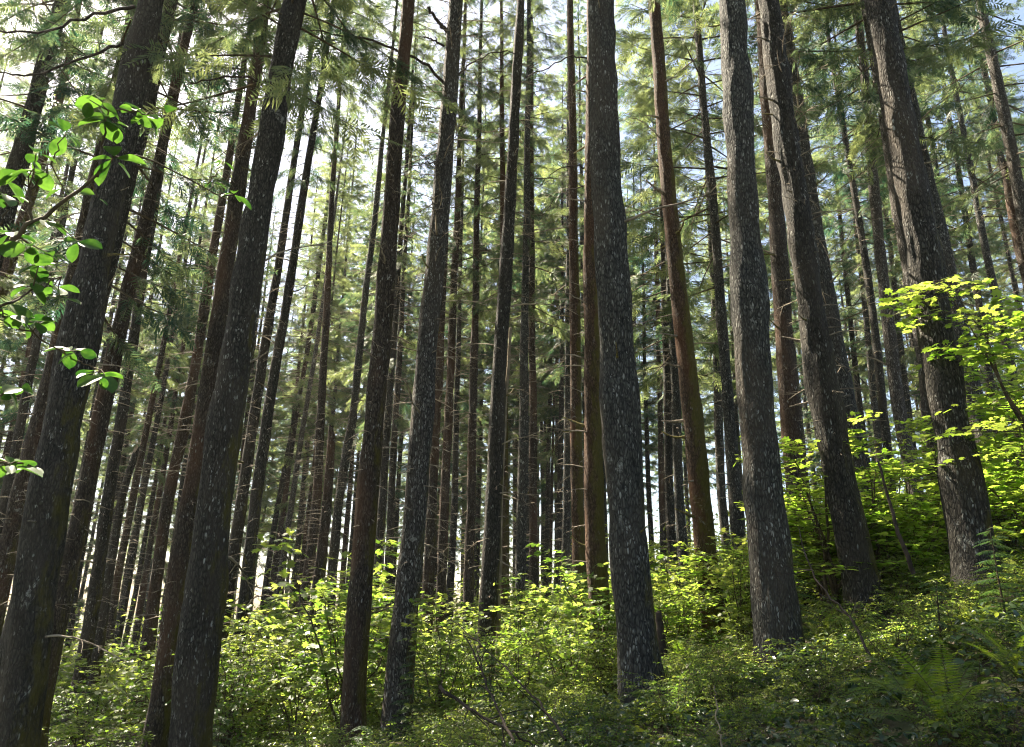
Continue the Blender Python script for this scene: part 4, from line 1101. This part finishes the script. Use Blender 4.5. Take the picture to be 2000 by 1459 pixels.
def broad_sapling():
    r = np.random.default_rng(21)
    base = np.array([-2.75, 2.3, 0]); base[2] = tz(base[0], base[1])
    root = empty('broadleaf_sapling', base)
    tag(root, 'broad-leaved sapling reaching bright green leaves in from the left edge', 'sapling')
    st = Acc(); u = np.linspace(0, 1, 14)
    sp = np.stack([0.25 * u + .05 * np.sin(5 * u), .15 * u, 3.6 * u], -1)
    tube(st, sp, np.linspace(.028, .008, 14), 8); child('stem', st.mesh('stem', [M['stem']], True), root)
    stem_at = lambda z: np.array([np.interp(z, sp[:, 2], sp[:, c]) for c in range(3)])
    # branches: pixel path with depth; leaf whorls at (px, py, n, size)
    BR = [([(0, 490, 2.3), (60, 440, 2.35), (130, 390, 2.4), (180, 350, 2.45), (222, 305, 2.5)], .0075,
           [(222, 310, 6, .115), (190, 385, 3, .07), (150, 470, 4, .095), (90, 430, 4, .08), (60, 480, 5, .10), (25, 455, 5, .09), (105, 500, 4, .09)]),
          ([(222, 305, 2.5), (290, 310, 2.55), (360, 345, 2.6), (420, 375, 2.65), (455, 385, 2.65)], .003, [(455, 380, 5, .085), (415, 355, 3, .05)]),
          ([(405, 360, 2.64), (425, 335, 2.64), (435, 315, 2.64)], .002, [(437, 313, 4, .06)]),
          ([(190, 345, 2.45), (200, 290, 2.5), (205, 240, 2.5), (210, 215, 2.5)], .004, [(205, 235, 6, .11), (200, 200, 5, .10), (175, 195, 2, .10), (225, 240, 4, .09)]),
          ([(210, 215, 2.5), (250, 215, 2.5), (285, 220, 2.5), (315, 225, 2.5)], .003, [(265, 215, 6, .075), (285, 225, 5, .085), (320, 228, 3, .085)]),
          ([(60, 440, 2.35), (60, 380, 2.4), (40, 335, 2.45)], .004, [(40, 335, 6, .095), (65, 330, 5, .09), (15, 350, 4, .09), (70, 300, 4, .07)]),
          ([(60, 380, 2.4), (95, 320, 2.45), (128, 265, 2.5)], .003, [(130, 262, 6, .085), (65, 310, 2, .06), (125, 370, 3, .07)]),
          ([(0, 600, 2.1), (40, 580, 2.2), (90, 555, 2.3), (120, 540, 2.35)], .004, [(60, 555, 5, .09), (105, 560, 5, .095), (20, 590, 4, .09), (118, 580, 3, .08), (75, 520, 4, .09)]),
          ([(0, 600, 2.1), (20, 625, 2.2), (70, 660, 2.3), (125, 690, 2.4)], .004, [(45, 625, 5, .09), (75, 630, 5, .085), (15, 615, 4, .08), (135, 680, 5, .085), (150, 685, 3, .07)]),
          ([(125, 690, 2.4), (160, 710, 2.45), (195, 725, 2.5)], .0025, [(185, 728, 5, .11), (205, 732, 4, .10)]),
          ([(-20, 780, 2.0), (0, 770, 2.05), (25, 760, 2.1)], .004, [(15, 755, 5, .10), (40, 760, 2, .08)]),
          ([(-20, 910, 2.0), (0, 905, 2.0), (30, 905, 2.05)], .004, [(20, 905, 6, .09), (45, 910, 4, .09), (5, 890, 3, .08)]),
          ([(0, 440, 2.1), (15, 400, 2.15), (10, 375, 2.2)], .003, [(8, 375, 4, .08), (20, 385, 2, .06)])]
    for pth, rad, wh in BR:
        q = np.array([CAM + ray(a, b) * c for a, b, c in pth]) - base
        if pth[0][0] <= 0:
            q = np.concatenate([[stem_at(max(.3, q[0][2] - .25))], q])
        n = 14; uu = np.linspace(0, 1, n); w = np.linspace(0, 1, len(q))
        qq = np.stack([np.interp(uu, w, q[:, c]) for c in range(3)], -1); qq[1:-1] += .004 * r.normal(size=(n - 2, 3))
        ba = Acc(); tube(ba, qq, np.linspace(rad * 1.2, rad * .5, n), 6)
        fa = Acc()
        for (px, py, k, L) in wh:
            dm = np.interp(px, [p_[0] for p_ in sorted(pth)], [p_[2] for p_ in sorted(pth)]) + r.uniform(-.06, .06)
            c = CAM + ray(px, py) * dm - base
            i = int(np.argmin(np.linalg.norm(qq - c, axis=1)))
            tube(ba, np.array([qq[i], (qq[i] + c) / 2 + .004 * r.normal(size=3), c]), np.array([.0025, .002, .0015]), 5)
            a0 = r.uniform(0, 6.28); P = []; D = []; Nn = []; k = max(2, int(round(k * .8)))
            for j in range(k):
                a = a0 + j * 6.28 / k + r.normal() * .3
                tilt = r.uniform(-.9, .25)
                P.append(c + .004 * r.normal(size=3)); D.append([math.cos(a), math.sin(a), tilt])
                Nn.append(np.array([0, -.25, 1]) + .4 * r.normal(size=3))
            P = np.array(P); D = np.array(D); Nn = np.array(Nn)
            batch_leaves(fa, BIG_V, BIG_F, P + unit(D) * .008, D, Nn, L * r.uniform(.5, 1.1, k) * .82)
        b = child('branch', ba.mesh('branch', [M['stem']], True), root)
        child('foliage', fa.mesh('foliage', [M['sapling']], True), b)


broad_sapling()
rs = np.random.default_rng(43)
shrub_zone('knee-high leafy bush on the slope between thickest grey trunk and big grey trunk', 'bushes between the two grey trunks', 22, 1275, 1480, 7.6, 11.6, .36, .62, .45, (1, 3, 5))
shrub_zone('leafy bush on the dark slope below the rust-streaked trunk', 'bushes below the rust-streaked trunk', 16, 1580, 1930, 7.6, 11.0, .36, .6, .5, (1, 3, 5))

# ------------------------------------------------------------------ the air
def haze():
    m, nt, nd, lk = new_mat('haze')
    v = N(nt, 'ShaderNodeVolumePrincipled', Density=0.00028, Anisotropy=0.2); v.inputs['Color'].default_value = (0.93, 0.96, 1.0, 1)
    out = nd.new('ShaderNodeOutputMaterial'); lk.new(v.outputs[0], out.inputs['Volume'])
    x0, x1, y0, y1, z0, z1 = -110, 110, -40, 130, -14, 45
    v = np.array([[x, y, z] for x in (x0, x1) for y in (y0, y1) for z in (z0, z1)])
    f = np.array([[0, 1, 3, 2], [4, 6, 7, 5], [0, 4, 5, 1], [2, 3, 7, 6], [0, 2, 6, 4], [1, 5, 7, 3]])
    acc = Acc(); acc.add(v, f)
    tag(child('haze', acc.mesh('haze', [m]), None), kind='stuff')


haze()

# ------------------------------------------------------------------ light and camera
w = bpy.data.worlds.new('World'); scene.world = w; w.use_nodes = True
nt = w.node_tree; bg = nt.nodes['Background']
sky = nt.nodes.new('ShaderNodeTexSky'); sky.sky_type = 'NISHITA'; sky.sun_disc = False
sky.sun_elevation = SUN_EL; sky.sun_rotation = SUN_AZ
sky.air_density = 1.0; sky.dust_density = 2.0; sky.ozone_density = 1.0
nt.links.new(sky.outputs[0], bg.inputs[0]); bg.inputs[1].default_value = 0.05
sl = bpy.data.lights.new('sun', 'SUN'); sl.energy = 5.0; sl.angle = R(0.53); sl.color = (1.0, 0.93, 0.80)
so = bpy.data.objects.new('sun', sl); COL.objects.link(so)
sd = Vector((math.sin(SUN_AZ) * math.cos(SUN_EL), math.cos(SUN_AZ) * math.cos(SUN_EL), math.sin(SUN_EL)))
so.rotation_euler = sd.to_track_quat('Z', 'Y').to_euler(); so.location = (-30, 30, 60)

cd = bpy.data.cameras.new('camera'); cam = bpy.data.objects.new('camera', cd); COL.objects.link(cam)
cd.sensor_width = 36.0; cd.lens = 36.0 * FPX / 2000.0; cd.clip_start = 0.05; cd.clip_end = 4000
mw = Matrix.Identity(4)
for i in range(3):
    mw[i][0] = RIGHT[i]; mw[i][1] = UP[i]; mw[i][2] = -FWD[i]; mw[i][3] = CAM[i]
cam.matrix_world = mw
scene.camera = cam
scene.view_settings.view_transform = 'Standard'; scene.view_settings.look = 'None'
scene.view_settings.exposure = 2.8; scene.view_settings.gamma = 1.0
scene.view_settings.use_white_balance = True; scene.view_settings.white_balance_temperature = 7000
cy = scene.cycles
cy.max_bounces = 7; cy.diffuse_bounces = 4; cy.glossy_bounces = 2; cy.transmission_bounces = 4; cy.transparent_max_bounces = 4
cy.sample_clamp_indirect = 6.0; cy.use_denoising = True
cy.filter_width = 1.1
